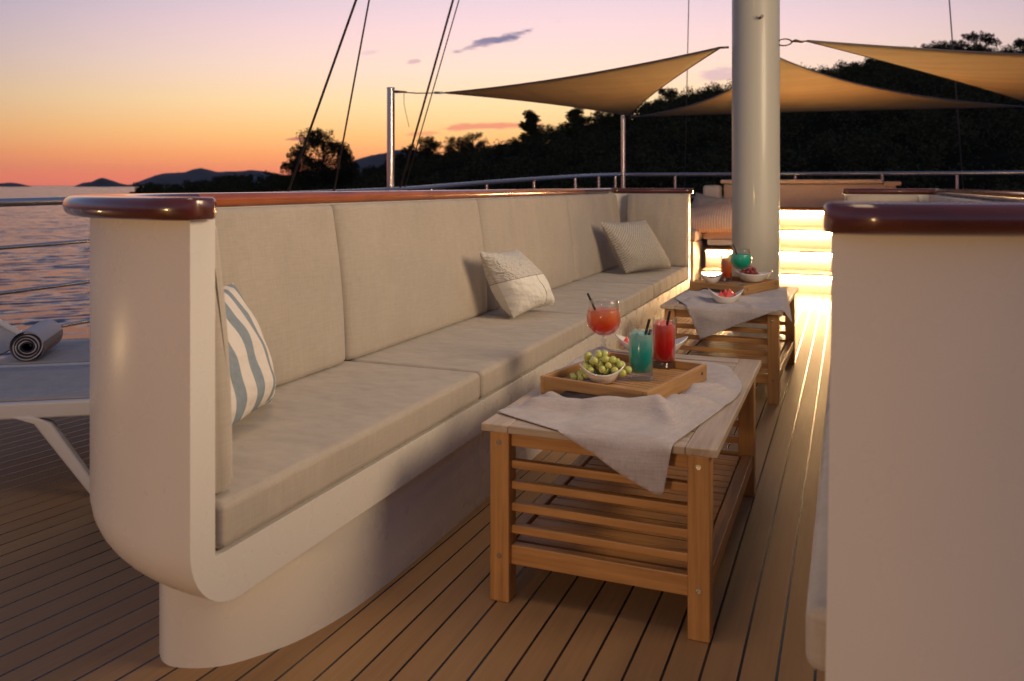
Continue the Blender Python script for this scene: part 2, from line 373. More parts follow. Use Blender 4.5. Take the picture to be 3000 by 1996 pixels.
grape_g = fruit('green_grape', (.42, .48, .11), (.64, .64, .22)); grape_r = fruit('red_grape', (.22, .035, .05), (.40, .10, .10))
melon = fruit('watermelon', (.80, .10, .11), (.88, .26, .24), .3, .3, 60); berry = fruit('red_berry', (.42, .03, .02), (.55, .07, .04))
stem_m = mat('stem', (.20, .14, .05), .7); lime_m = fruit('lime', (.45, .50, .12), (.65, .62, .30))

# deck planking: narrow teak strips with dark caulk; strips fan out over the port side
deck = mat('deck_planks', (.2, .13, .07), .42, spec=.35)
geo = nd(deck, 'ShaderNodeNewGeometry'); sp = nd(deck, 'ShaderNodeSeparateXYZ'); lk(deck, geo.outputs['Position'], sp.inputs[0])
sl = nd(deck, 'ShaderNodeMapRange'); sl.interpolation_type = 'SMOOTHSTEP'; lk(deck, sp.outputs[0], sl.inputs[0]); sl.inputs[1].default_value = -.85; sl.inputs[2].default_value = -1.75; sl.inputs[3].default_value = 0; sl.inputs[4].default_value = .16
yy = mth(deck, 'SUBTRACT', sp.outputs[1], 1.4)
cx = mth(deck, 'SUBTRACT', sp.outputs[0], mth(deck, 'MULTIPLY', sl.outputs[0], yy))
pk = mth(deck, 'DIVIDE', mth(deck, 'ADD', cx, .748 + .0759 * 200), .0759)
fr = mth(deck, 'FRACT', mth(deck, 'ADD', pk, .5)); dd = mth(deck, 'ABSOLUTE', mth(deck, 'SUBTRACT', fr, .5))
line = mth(deck, 'LESS_THAN', dd, .040)
pid = mth(deck, 'FLOOR', pk)
cmb = nd(deck, 'ShaderNodeCombineXYZ'); lk(deck, mth(deck, 'MULTIPLY', cx, 90), cmb.inputs[0]); lk(deck, mth(deck, 'MULTIPLY', sp.outputs[1], 3.0), cmb.inputs[1]); lk(deck, mth(deck, 'MULTIPLY', pid, 7.3), cmb.inputs[2])
gr = noise_n(deck, cmb.outputs[0], 1.0, 5, .65)
wn_ = nd(deck, 'ShaderNodeTexWhiteNoise'); wn_.noise_dimensions = '1D'; lk(deck, pid, wn_.inputs['W'])
big = noise_n(deck, geo.outputs['Position'], 1.3, 3)
fd = mth(deck, 'ADD', mth(deck, 'ADD', mth(deck, 'MULTIPLY', gr, .5), mth(deck, 'MULTIPLY', wn_.outputs[0], .16)), mth(deck, 'MULTIPLY', big, .34))
pc = ramp_m(deck, fd, [(.25, (.255, .142, .062)), (.75, (.395, .235, .110))])
lk(deck, mixc(deck, line, pc, (.012, .011, .014)), bs(deck).inputs['Base Color'])
rr = mth(deck, 'SUBTRACT', mth(deck, 'ADD', .50, mth(deck, 'MULTIPLY', big, .12)), mth(deck, 'MULTIPLY', line, .32)); lk(deck, rr, bs(deck).inputs['Roughness'])
bump(deck, mth(deck, 'SUBTRACT', mth(deck, 'MULTIPLY', gr, .3), mth(deck, 'MULTIPLY', line, 1.0)), .35, .002)

led = mat('led_strip', (1, .8, .5), .5); bs(led).inputs['Emission Color'].default_value = (1.0, .62, .27, 1); bs(led).inputs['Emission Strength'].default_value = 330
spotm = mat('lamp_lens', (1, .8, .5), .5); bs(spotm).inputs['Emission Color'].default_value = (1.0, .66, .32, 1); bs(spotm).inputs['Emission Strength'].default_value = 6

# ================================================================== SETTING
# sea
sea = mat('sea_water', (.100, .105, .165), .16, spec=.5); bs(sea).inputs['IOR'].default_value = 1.20
ps = nd(sea, 'ShaderNodeNewGeometry')
mpv = nd(sea, 'ShaderNodeMapping'); lk(sea, ps.outputs['Position'], mpv.inputs[0]); mpv.vector_type = 'TEXTURE'; mpv.inputs['Rotation'].default_value = (0, 0, R(48)); mpv.inputs['Scale'].default_value = (2.8, 1.0, 1)
def wave_n(vec, scale, detail, k):
    n = nd(sea, 'ShaderNodeTexNoise'); lk(sea, vec, n.inputs['Vector']); n.inputs['Scale'].default_value = scale; n.inputs['Detail'].default_value = detail; n.inputs['Roughness'].default_value = .55
    a = nd(sea, 'ShaderNodeVectorMath', operation='SUBTRACT'); lk(sea, n.outputs['Color'], a.inputs[0]); a.inputs[1].default_value = (.5, .5, .5)
    b = nd(sea, 'ShaderNodeVectorMath', operation='MULTIPLY'); lk(sea, a.outputs[0], b.inputs[0]); b.inputs[1].default_value = (k, k, 0); return b.outputs[0]
wa, wb = wave_n(mpv.outputs[0], 2.0, 4, 1.7), wave_n(mpv.outputs[0], .35, 3, .7)
ad = nd(sea, 'ShaderNodeVectorMath', operation='ADD'); lk(sea, wa, ad.inputs[0]); lk(sea, wb, ad.inputs[1])
ad2 = nd(sea, 'ShaderNodeVectorMath', operation='ADD'); lk(sea, ad.outputs[0], ad2.inputs[0]); ad2.inputs[1].default_value = (0, 0, 1)
nz = nd(sea, 'ShaderNodeVectorMath', operation='NORMALIZE'); lk(sea, ad2.outputs[0], nz.inputs[0]); lk(sea, nz.outputs[0], bs(sea).inputs['Normal'])
m = MB(); n = 60
m.add([(-6500, -400, -3.5), (6500, -400, -3.5), (6500, 6500, -3.5), (-6500, 6500, -3.5)], [(0, 1, 2, 3)])
tag(m.build('sea', sea), 'rippled sea reflecting the pink and blue dusk sky', kind='structure')

# far islands, real ridges kilometres off
isl = mat('island_rock', (.045, .05, .045), .9); lk(isl, ramp_m(isl, noise_n(isl, coords(isl), .02, 4), [(.3, (.03, .035, .03)), (.7, (.07, .07, .06))]), bs(isl).inputs['Base Color'])
def ridge(name, label, D, depth, prof, seed):
    m = MB(); us = [prof[0][0] + (prof[-1][0] - prof[0][0]) * i / 60 for i in range(61)]; rows = 9
    vs = []
    for j in range(rows):
        t = j / (rows - 1); sh = math.sin(math.pi * t) ** .8 if 0 < t < 1 else 0
        for u in us:
            hgt = max(0, (HOR + 2.6 - interp(prof, u)) * D / F_PX) + 0
            k = mnoise.noise(Vector((u * .02, t * 3, seed))) * .08 + mnoise.noise(Vector((u * .06, t * 6, seed))) * .04
            d = D + depth * (t - .5)
            vs.append(world(u + mnoise.noise(Vector((t * 4, u * .01, seed))) * 4, d, -3.9 + hgt * sh * (1 + k)))
    m.add(vs, [(j * 61 + i, j * 61 + i + 1, (j + 1) * 61 + i + 1, (j + 1) * 61 + i) for j in range(rows - 1) for i in range(60)])
    o = m.build(name, isl, smooth=True); tag(o, label, kind='structure')
ridge('island', 'low dark island on the horizon at the left edge', 2600, 260, [(-160, 545), (-80, 538), (0, 535), (30, 533), (60, 537), (95, 545)], 1)
ridge('island', 'small pointed island on the horizon', 2500, 200, [(215, 545), (245, 533), (268, 530), (292, 519), (300, 518), (325, 527), (352, 536), (390, 542), (402, 545)], 2)
ridge('hills', 'long hazy purple headland on the horizon', 3900, 500, [(352, 545), (385, 540), (420, 526), (450, 515), (480, 508), (540, 505), (570, 495), (590, 492), (612, 494), (640, 504), (680, 502), (735, 495), (770, 500), (840, 515), (900, 520)], 3)
ridge('hills', 'hazy purple hill behind the pole', 3400, 500, [(900, 545), (980, 510), (1040, 466), (1080, 455), (1130, 447), (1160, 440), (1190, 440), (1260, 450), (1400, 470), (1500, 545)], 4)

# near hillside
hill_m = mat('hill_scrub', (.03, .028, .018), .95, spec=0); lk(hill_m, ramp_m(hill_m, noise_n(hill_m, coords(hill_m), .35, 5, .65), [(.35, (.010, .010, .006)), (.62, (.022, .020, .013)), (.8, (.06, .05, .038))]), bs(hill_m).inputs['Base Color'])
GV = [(380, 566), (430, 562), (620, 545), (800, 535), (1000, 520), (1100, 512), (1200, 485), (1400, 449), (1500, 441), (1600, 423), (1700, 396), (1850, 354), (2000, 301), (2150, 290), (2300, 262), (2450, 232), (2600, 200), (2750, 186), (3000, 184), (3400, 130), (4200, 120)]
GD = [(380, 175), (1000, 150), (1500, 130), (2000, 112), (3000, 100), (4200, 100)]
def ground(u, t):
    D1 = interp(GD, u); D0 = D1 * .52; d = D0 + (D1 - D0) * t; zr = max(zat(interp(GV, u), D1), -3.2)
    z = -3.9 + (zr + 3.9) * (t ** .75 if t <= 1 else max(0, 1 - (t - 1) * 1.2))
    p = world(u, d, z); z += mnoise.noise(Vector((p.x * .08, p.y * .08, 0))) * .7 * min(1, t * 3); return Vector((p.x, p.y, z))
m = MB(); nu, nt_ = 150, 26; vs = []
for j in range(nt_):
    for i in range(nu):
        vs.append(ground(380 + (4200 - 380) * i / (nu - 1), j / (nt_ - 1) * 1.5))
m.add(vs, [(j * nu + i, j * nu + i + 1, (j + 1) * nu + i + 1, (j + 1) * nu + i) for j in range(nt_ - 1) for i in range(nu - 1)])
tag(m.build('hillside', hill_m, smooth=True), 'dark wooded coastal hillside rising to the right', kind='structure')

# ---------------- trees
def leafmat(name, a, b):
    m = mat(name, a, .9, spec=.03); gi = nd(m, 'ShaderNodeNewGeometry'); lk(m, mixc(m, gi.outputs['Random Per Island'], a, b), bs(m).inputs['Base Color']); return m
leaf1 = leafmat('pine_needles', (.026, .028, .011), (.085, .078, .034)); leaf2 = leafmat('shrub_leaves', (.022, .028, .014), (.062, .060, .032))
bark = mat('bark', (.05, .036, .026), .9); bump(bark, noise_n(bark, coords(bark), 12, 3), .5, .02)
def leaves(mb, c, rad, n, size, rnd, flat=.92):
    for _ in range(n):
        v = Vector((rnd.gauss(0, 1), rnd.gauss(0, 1), rnd.gauss(0, 1))); v = v.normalized() * rad * rnd.random() ** .45
        p = c + Vector((v.x, v.y, v.z * flat)); a = Vector((rnd.uniform(-1, 1), rnd.uniform(-1, 1), rnd.uniform(-1, 1))).normalized(); b = a.orthogonal().normalized()
        s_ = size * rnd.uniform(.6, 1.4)
        mb.add([p - a * s_, p + b * s_ * .45, p + a * s_, p - b * s_ * .45], [(0, 1, 2, 3)])
def make_tree(kind, seed, lm):
    rnd = random.Random(seed); trunk = MB(); crown = MB()       # unit height = 1, scaled per tree
    lean = Vector((rnd.uniform(-.08, .08), rnd.uniform(-.08, .08), 0))
    pts = [Vector((0, 0, -.06)) + lean * t * t + Vector((0, 0, t * .9)) for t in (0, .25, .5, .75, 1)]
    trunk.tube(pts, [.03, .024, .019, .013, .005], 7)
    ncl = {'round': 46, 'umbrella': 34, 'tall': 42, 'bush': 30}[kind]
    for i in range(ncl):
        a = rnd.uniform(0, 2 * math.pi)
        if kind == 'round': t = rnd.uniform(.08, .93); rr_ = .43 * math.sqrt(max(0, 1 - ((t - .5) / .5) ** 2)) * rnd.uniform(.35, 1.0); cr = rnd.uniform(.08, .135)
        elif kind == 'umbrella': t = rnd.uniform(.35, .93); rr_ = .42 * math.sqrt(max(.05, 1 - ((t - .6) / .42) ** 2)) * rnd.uniform(.2, 1.05); cr = rnd.uniform(.09, .14)
        elif kind == 'tall': t = rnd.uniform(.22, .98); rr_ = .30 * (1.05 - t) ** .6 * rnd.uniform(.4, 1.15); cr = rnd.uniform(.07, .11)
        else: t = rnd.uniform(.12, .80); rr_ = .55 * math.sqrt(max(0, 1 - (t / 1.0) ** 2)) * rnd.uniform(.2, 1); cr = rnd.uniform(.13, .20)
        base = Vector((0, 0, max(0.05, t - .18))) + lean * t * t; c = Vector((math.cos(a) * rr_, math.sin(a) * rr_, t)) + lean * t * t
        trunk.tube([base, base.lerp(c, .6) + Vector((0, 0, -.01)), c], [.009, .006, .003], 5)
        leaves(crown, c, cr, 210, .016, rnd)
        for _ in range(4):
            o_ = Vector((rnd.gauss(0, 1), rnd.gauss(0, 1), rnd.gauss(0, .7))).normalized() * cr * 1.05; leaves(crown, c + o_, cr * .35, 34, .013, rnd)
    r_ = empty('tree'); trunk.build('trunk', bark, r_, smooth=True, fix=False); crown.build('crown', lm, r_, fix=False)
    return r_
proto = {k: make_tree(*a) for k, a in {'round': ('round', 3, leaf1), 'round2': ('round', 11, leaf1), 'umbrella': ('umbrella', 5, leaf1), 'tall': ('tall', 9, leaf1), 'bush': ('bush', 21, leaf2), 'bush2': ('bush', 29, leaf2)}.items()}
used = set()
def put_tree(kind, name, u, d, vtop, width, label, group='trees on the coastal hillside', rz=None, t=None, zb=None):
    p = proto[kind]; o = p if kind not in used else copy_tree(p); used.add(kind); o.name = name
    base = world(u, d, 0); tt = (d / interp(GD, u) - .52) / .48; z0 = ground(u, max(0, min(1.3, tt))).z - .3
    if zb is not None: z0 = zb
    wm = width / F_PX * d; z0 = min(z0, zat(vtop, d) - .9 * wm) if zb is None else z0; H = zat(vtop, d) - z0
    nat = {'round': .98, 'round2': .98, 'umbrella': .95, 'tall': .65, 'bush': 1.2, 'bush2': 1.2}[kind]
    o.location = (base.x, base.y, z0); o.scale = (wm / nat, wm / nat, H); o.rotation_euler = (0, 0, rz if rz is not None else (u * 1.7) % 6.28)
    tag(o, label, 'tree' if 'bush' not in kind else 'bush', group)
T = [
 ('round', 'pine_tree', 945, 118, 378, 200, 'large round-headed pine standing apart behind the two left shrouds'),
 ('round2', 'pine_tree', 872, 119, 428, 110, 'smaller bushy pine against the left flank of the large round pine'),
 ('round2', 'pine_tree', 1018, 121, 440, 80, 'small bushy pine at the right flank of the large round pine'),
 ('bush', 'bush', 470, 168, 530, 80, 'low rounded bush at the seaward tip of the point'),
 ('bush2', 'bush', 545, 165, 541, 90, 'flat low bush just right of the point\'s tip'),
 ('bush', 'bush', 628, 160, 505, 95, 'dark bushy shrub below the far headland'),
 ('bush2', 'bush', 700, 156, 504, 95, 'dark bushy shrub left of the little house'),
 ('bush', 'bush', 775, 150, 526, 100, 'low shrub in front of the little house'),
 ('bush2', 'bush', 830, 148, 500, 70, 'scrubby bush right of the little house'),
 ('bush', 'bush', 1075, 140, 478, 110, 'dark shrub between the large pine and the steel pole'),
 ('bush2', 'bush', 1150, 138, 470, 120, 'dark shrub directly behind the steel pole'),
 ('round2', 'pine_tree', 1190, 135, 430, 75, 'small ragged pine just right of the steel pole'),
 ('umbrella', 'pine_tree', 1247, 133, 400, 110, 'flat-topped pine right of the steel pole'),
 ('round', 'pine_tree', 1345, 132, 402, 115, 'rounded pine between the flat-topped pine and the dead tree'),
 ('round2', 'pine_tree', 1386, 131, 388, 105, 'taller rounded pine left of the dead tree'),
 ('bush', 'bush', 1430, 130, 416, 80, 'bush at the foot of the dead tree'),
 ('bush2', 'bush', 1475, 130, 428, 70, 'low bush in the dip right of the dead tree'),
 ('tall', 'pine_tree', 1553, 126, 326, 95, 'tall thin pine sticking up above the ridge under the left sail'),
 ('bush', 'bush', 1520, 128, 400, 90, 'bush left of the tall thin pine'),
 ('round', 'pine_tree', 1600, 126, 366, 115, 'rounded pine right of the tall thin pine'),
 ('tall', 'pine_tree', 1688, 122, 318, 100, 'pointed pine below the middle of the left sail'),
 ('round2', 'pine_tree', 1648, 123, 362, 80, 'rounded pine left of the pointed pine under the sail'),
 ('umbrella', 'pine_tree', 1745, 120, 326, 135, 'broad pine crown left of the thin rail pole'),
 ('round', 'pine_tree', 1800, 118, 318, 135, 'dense pine behind the foot of the left sail'),
 ('bush', 'bush', 1880, 114, 300, 130, 'dark bush between the thin rail pole and the centre sail'),
 ('round2', 'pine_tree', 1960, 112, 258, 130, 'rounded pine on the skyline above the left end of the centre sail'),
 ('bush2', 'bush', 2045, 111, 244, 120, 'broad dark crown on the skyline just left of the mast'),
 ('bush', 'bush', 2115, 110, 250, 110, 'low crown touching the left side of the mast'),
 ('bush2', 'bush', 2480, 104, 196, 130, 'dark crown emerging between the centre and right sails'),
 ('bush', 'bush', 2570, 103, 172, 130, 'dark crown just under the lower edge of the right sail'),
 ('umbrella', 'pine_tree', 2705, 101, 130, 60, 'small ragged pine at the left end of the hilltop trees'),
 ('round', 'pine_tree', 2765, 101, 118, 130, 'wide pine on the hilltop above the right sail'),
 ('round2', 'pine_tree', 2862, 100, 98, 150, 'tallest pine on the hilltop above the right sail'),
 ('bush', 'bush', 2930, 100, 150, 110, 'low crown between the hilltop pines at the right'),
 ('round', 'pine_tree', 3010, 100, 112, 110, 'pine on the hilltop cut by the right edge'),
]
for a in T: put_tree(*a)
# bare tree
m = MB(); rnd = random.Random(4)
def branch(p, d, L_, r_, dep):
    q = p + d * L_; m.tube([p, p.lerp(q, .5) + Vector((rnd.uniform(-.1, .1), 0, 0)) * L_, q], [r_, r_ * .8, r_ * .6], 5)
    if dep:
        for _ in range(3): branch(q, (d + Vector((rnd.uniform(-.7, .7), rnd.uniform(-.7, .7), rnd.uniform(0, .4)))).normalized(), L_ * .66, r_ * .6, dep - 1)
b0 = world(1432, 129, 2.2); branch(Vector((0, 0, 0)), Vector((.05, 0, 1)), 2.2, .14, 4)
o = m.build('bare_tree', mat('dead_wood', (.12, .08, .06), .9), loc=b0); tag(o, 'leafless tree with fine bare twigs on the ridge', 'tree')
# the mass of scrub and trees below the skyline
m = MB(); rnd = random.Random(12)
for i in range(1000):
    u = rnd.uniform(400, 3500) if i > 60 else rnd.uniform(400, 1200); t = (rnd.random() ** .8 * .98) if i % 4 else rnd.uniform(.9, 1.04); g = ground(u, t); r0 = rnd.uniform(1.1, 2.3) * (1.15 if u > 1600 else .85)
    if t >= .9: r0 *= .8
    for k in range(5):
        c = g + Vector((rnd.uniform(-1, 1) * r0, rnd.uniform(-1, 1) * r0, rnd.uniform(.1, .95) * r0)); leaves(m, c, r0 * .55, 90 if t >= .9 else 44, .15, rnd)
m.build('woodland', leaf1, fix=False)
tag(bpy.data.objects['woodland'], 'unbroken dark scrub and pine wood covering the slope', kind='stuff')

# little house on the point
hp = world(767, 157, zat(527, 157)); ho = empty('house', hp, R(20)); ho.scale = (.62, .62, .62); tag(ho, 'little pale house with a pitched roof among the bushes on the point', 'house')
wl = mat('house_render', (.30, .33, .40), .8); MB().box((0, 0, 0), (3.6, 4.5, 2.2)).build('wall', wl, ho)
m = MB(); m.add([(-2.3, -2.5, 1.1), (2.3, -2.5, 1.1), (0, -2.5, 2.3), (-2.3, 2.5, 1.1), (2.3, 2.5, 1.1), (0, 2.5, 2.3)], [(0, 1, 2), (5, 4, 3), (0, 3, 4, 1), (1, 4, 5, 2), (2, 5, 3, 0)]); m.build('roof', mat('roof_tile', (.20, .20, .24), .8), ho)
MB().box((-.2, -2.27, .1), (.9, .06, 1.2)).build('window', mat('dark_pane', (.02, .02, .03), .1), ho)
MB().box((1.1, -2.27, -.2), (.7, .06, 1.7)).build('door', mat('dark_door', (.04, .035, .03), .6), ho)

# haze: far islands fade, the boat stays clear
hz = bpy.data.materials.new('haze_air'); hz.use_nodes = True; hz.node_tree.nodes.clear()
pv = hz.node_tree.nodes.new('ShaderNodeVolumePrincipled'); pv.inputs['Color'].default_value = (.80, .72, .90, 1); pv.inputs['Density'].default_value = .00004; pv.inputs['Anisotropy'].default_value = 0.0
oo = hz.node_tree.nodes.new('ShaderNodeOutputMaterial'); hz.node_tree.links.new(pv.outputs[0], oo.inputs['Volume'])
m = MB(); m.bounds(-6600, 6600, -500, 6600, -5.2, 180); tag(m.build('haze', hz), 'thin dusk haze over the sea', kind='stuff')

# ================================================================== THE DECK
m = MB(); m.prism([(-4.45, -4), (3.4, -4), (3.4, 8.2), (2.3, 12.1), (-3.2, 12.1), (-4.45, 8.2)], -.12, 0)
tag(m.build('deck', deck), 'narrow-plank teak deck with dark caulk lines', kind='structure')
hull_m = gel
m = MB(); m.prism([(-4.5, -4.1), (3.45, -4.1), (3.45, 8.25), (2.35, 12.2), (-3.25, 12.2), (-4.5, 8.25)], -3.45, -.124)
tag(m.build('yacht_hull', gel), 'white yacht hull below the deck edge', kind='structure')

# ---------------- sofas
def arc(cx_, cy_, r_, a0, a1, n): return [(cx_ + r_ * math.cos(a0 + (a1 - a0) * i / n), cy_ + r_ * math.sin(a0 + (a1 - a0) * i / n)) for i in range(n + 1)]
Y0, YE, RC, RF, DB, TH = 1.174, 6.29, .645, .14, .645, .064
def plan(off, ext=0.0, n=18):
    """outline in (depth, Y), offset inwards by off, as an open path from the near front to the far front"""
    r1 = RC - off; r2 = RF - off; p = []
    if ext: p.append((-ext, Y0 + off))
    p += arc(0, Y0 + RC, r1, R(-90), 0, n)
    for k in range(1, 12): p.append((DB - off, Y0 + RC + (YE - RF - Y0 - RC) * k / 12))
    cxx = DB - RF; p += arc(cxx, YE - RF, r2, 0, R(90), 10)
    p.append((0, YE - off))
    if ext: p.append((-ext, YE - off))
    return p
ZT, ZB, ZS, RB = .987, .255, .357, .135
def sofa(name, label, sgn, x_front, cush_out):
    root = empty(name, (x_front, 0, 0)); tag(root, label, 'sofa', 'built-in deck sofas')
    X = lambda dpt: -sgn * dpt       # local x: sofa depth runs away from the aisle
    lean = (lambda z: 0.0) if sgn > 0 else (lambda z: -.016 * (1 - z) ** 1.5)
    # shell
    m = MB(); rings = []
    zs = [(ZT, 0), (.85, 0), (.7, 0), (.55, 0), (ZB + RB, 0)] + [(ZB + RB - RB * math.sin(R(a)), RB * (1 - math.cos(R(a)))) for a in (7, 15, 22, 30, 37, 45, 52, 60, 67, 75, 82, 90)] + [(ZB, .30)]
    for z, off in zs: rings.append([(X(a) + (lean(z) if a < .02 else lean(z) * .4), b, z) for a, b in plan(off)])
    npt = len(rings[0]); o = m.add([p for r_ in rings for p in r_], [])
    for i in range(len(rings) - 1):
        for j in range(npt - 1): m.f.append((o + i * npt + j, o + i * npt + j + 1, o + (i + 1) * npt + j + 1, o + (i + 1) * npt + j))
    # inner skin
    inn = [[(X(a) + (lean(z) if a < .02 else lean(z) * .4), b, z) for a, b in plan(TH)] for z in (ZT, .7, ZS + .06, ZS)]
    o2 = m.add([p for r_ in inn for p in r_], [])
    for i in range(3):
        for j in range(npt - 1): m.f.append((o2 + i * npt + j, o2 + (i + 1) * npt + j, o2 + (i + 1) * npt + j + 1, o2 + i * npt + j + 1))
    for j in range(npt - 1): m.f.append((o + j, o2 + j, o2 + j + 1, o + j + 1))
    m.f.append(tuple(o2 + 3 * npt + j for j in range(npt)))          # seat pan
    last = o + (len(rings) - 1) * npt; m.f.append(tuple(last + j for j in range(npt)))   # underside
    # front strip: near post, far post, fascia
    ne = [o + i * npt for i in range(len(rings))]; fe = [o + i * npt + npt - 1 for i in range(len(rings))]
    ni = [o2 + i * npt for i in range(4)]; fi = [o2 + i * npt + npt - 1 for i in range(4)]
    m.f.append(tuple(ne) + tuple(reversed(fe)) + tuple(fi) + tuple(reversed(ni)))
    sh = m.build('shell', gel, root, smooth='auto')
    bv = sh.modifiers.new('bevel', 'BEVEL'); bv.width = .006; bv.segments = 3; bv.limit_method = 'ANGLE'; bv.angle_limit = R(50)
    # plinth
    pl = [(.03, 5.9), (.03, 4), (.03, 2.6), (.03, 2.1), (.034, 1.92), (.046, 1.76), (.078, 1.62), (.125, 1.525), (.185, 1.452), (.27, 1.417), (.33, 1.437), (.395, 1.51), (.445, 1.61), (.50, 1.76), (.535, 2.0), (.545, 4), (.545, 5.8), (.42, 6.05), (.2, 6.12), (.06, 6.05)]
    pl2 = []
    for i in range(len(pl)):
        P0, P1, P2, P3 = [Vector(pl[(i + k) % len(pl)]) for k in (-1, 0, 1, 2)]
        if (P2 - P1).length > .35: pl2.append(tuple(P1)); continue
        for q in range(5):
            t = q / 5; pl2.append(tuple(.5 * ((2 * P1) + (P2 - P0) * t * (.0 if (P1 - P0).length > .35 else 1) + (2 * P0 - 5 * P1 + 4 * P2 - P3) * t * t + (3 * P1 - P0 - 3 * P2 + P3) * t ** 3)) if (P1 - P0).length < .35 and (P3 - P2).length < .35 else tuple(P1.lerp(P2, t)))
    pl = pl2
    m = MB(); m.prism([(X(a), b) for a, b in pl], -.002, ZB + .002); ph = m.build('plinth', gel, root, smooth='auto')
    # varnished cap
    m = MB(); prof = []
    rr_ = .019; wo, wi = .052, .083; h = .041
    for (cx2, cz2, a0) in ((-wo + rr_, ZT + h - rr_, 180), (wi - rr_, ZT + h - rr_, 90), (wi - rr_, ZT + rr_, 0), (-wo + rr_, ZT + rr_, -90)):
        for k in range(5): prof.append((cx2 + rr_ * math.cos(R(a0 - k * 22.5)), cz2 + rr_ * math.sin(R(a0 - k * 22.5))))
    ext = .020 if sgn > 0 else .006; np_ = len(prof); base = plan(0, ext); nb = len(base)
    def capring(i_s, shrink_o, shrink, dx, si=1):
        ring = []
        for off, z in prof:
            off2 = off * si if off > 0 else off * shrink_o; mid = .015; off2 = mid + (off2 - mid) * shrink; z2 = ZT + h / 2 + (z - ZT - h / 2) * shrink
            q = plan(off2, ext)[i_s]; ring.append((X(q[0] + dx), q[1], z2))
        return ring
    rings = [capring(0, .2, .74, -.004, .5), capring(0, .35, .92, 0, .58), capring(0, .5, 1, .008, .66), capring(0, .92, 1, .05, .9)]
    for i in range(2, nb - 2): rings.append(capring(i, 1, 1, 0))
    rings += [capring(nb - 1, .92, 1, .05, .9), capring(nb - 1, .5, 1, .008, .66), capring(nb - 1, .35, .92, 0, .58), capring(nb - 1, .2, .74, -.004, .5)]
    def piece(rs, name, mm):
        m = MB(); o = m.add([p for r_ in rs for p in r_], [])
        for i in range(len(rs) - 1):
            for j in range(np_): m.f.append((o + i * np_ + j, o + i * np_ + (j + 1) % np_, o + (i + 1) * np_ + (j + 1) % np_, o + (i + 1) * np_ + j))
        m.f.append(tuple(o + j for j in range(np_))); m.f.append(tuple(o + (len(rs) - 1) * np_ + j for j in range(np_)))
        m.build(name, mm, root, smooth='auto')
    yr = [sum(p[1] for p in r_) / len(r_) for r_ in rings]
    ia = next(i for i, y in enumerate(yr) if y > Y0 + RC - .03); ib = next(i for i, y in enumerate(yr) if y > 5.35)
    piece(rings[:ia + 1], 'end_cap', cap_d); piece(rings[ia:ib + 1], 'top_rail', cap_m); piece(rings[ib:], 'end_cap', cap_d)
    # seat cushions
    inr = plan(TH + .004)
    d0 = -cush_out
    seams = [2.45, 3.73, 5.02, 6.215]
    near = [(d0, Y0 + TH + .016)] + [p for p in inr if p[1] < 1.9 and p[0] > .03 and p[0] <= .577]
    near = [p for p in near if p[1] < Y0 + RC]
    poly = near + [(.577, Y0 + RC), (.577, seams[0] - .003), (d0, seams[0] - .003)]
    def seat(poly):
        m = MB(); m.prism([(X(a), b) for a, b in poly], ZS + .004, .452); m.build('seat_cushion', fab, root, bevel=.018, seg=4)
    seat(poly)
    for a, b in zip(seams[:-1], seams[1:]):
        if b > 6: seat([(d0, a + .003), (.577, a + .003), (.577, b - .35), (.40, b - .03), (d0, b)])
        else: seat([(d0, a + .003), (.577, a + .003), (.577, b - .003), (d0, b - .003)])
    # back cushions: swept rounded sections
    def swept(path_in, th0, th1, z0, z1, name='back_cushion'):
        """path_in: (depth,Y,nx,ny) along the shell's inner wall with inward normals; th0 bottom thickness, th1 top"""
        m = MB(); r_ = .022; K = len(path_in)
        def sec(kx, kz):
            pr = []
            zz0, zz1 = z0 + kz, z1 - kz
            nz = 9
            pr.append((kx + .004, zz0 + r_)); 
            outer = [(0, zz0 + r_ * .4), (r_ * .4, zz0)]
            cur = []
            for k in range(5): a = R(-90 + 22.5 * k); cur.append((th0 - r_ - kx + r_ * math.cos(a), zz0 + r_ + r_ * math.sin(a)))
            for k in range(1, nz): t = k / nz; cur.append((th0 + (th1 - th0) * t - kx + .010 * math.sin(math.pi * t), zz0 + r_ + (zz1 - zz0 - 2 * r_) * t))
            for k in range(5): a = R(22.5 * k); cur.append((th1 - r_ - kx + r_ * math.cos(a), zz1 - r_ + r_ * math.sin(a)))
            return [(kx * .2, zz0 + .004)] + cur + [(kx * .2, zz1 - .002)]
        rows = []
        for i, (a, b, nx, ny) in enumerate(path_in):
            e = min(i, K - 1 - i); kk = {0: (.034, .014), 1: (.017, .005), 2: (.005, .001)}.get(e, (0, 0))
            sct = sec(*kk); rows.append([(X(a + nx * q), b + ny * q, z) for q, z in sct])
        ns = len(rows[0]); o = m.add([p for r2 in rows for p in r2], [])
        for i in range(K - 1):
            for j in range(ns): m.f.append((o + i * ns + j, o + i * ns + (j + 1) % ns, o + (i + 1) * ns + (j + 1) % ns, o + (i + 1) * ns + j))
        m.f.append(tuple(o + j for j in range(ns))); m.f.append(tuple(o + (K - 1) * ns + j for j in range(ns)))
        m.build(name, fab, root, smooth='auto')
    ri = RC - TH - .003
    angs = [-88, -87, -84] + list(range(-80, -7, 8)) + [-6.5, -5]
    swept([(ri * math.cos(R(a)), Y0 + RC + ri * math.sin(R(a)), -math.cos(R(a)), -math.sin(R(a))) for a in angs], .092, .052, .453, .986, 'arm_cushion')
    bounds = [Y0 + RC - .04, 2.41, 3.60, 4.92, 6.11]
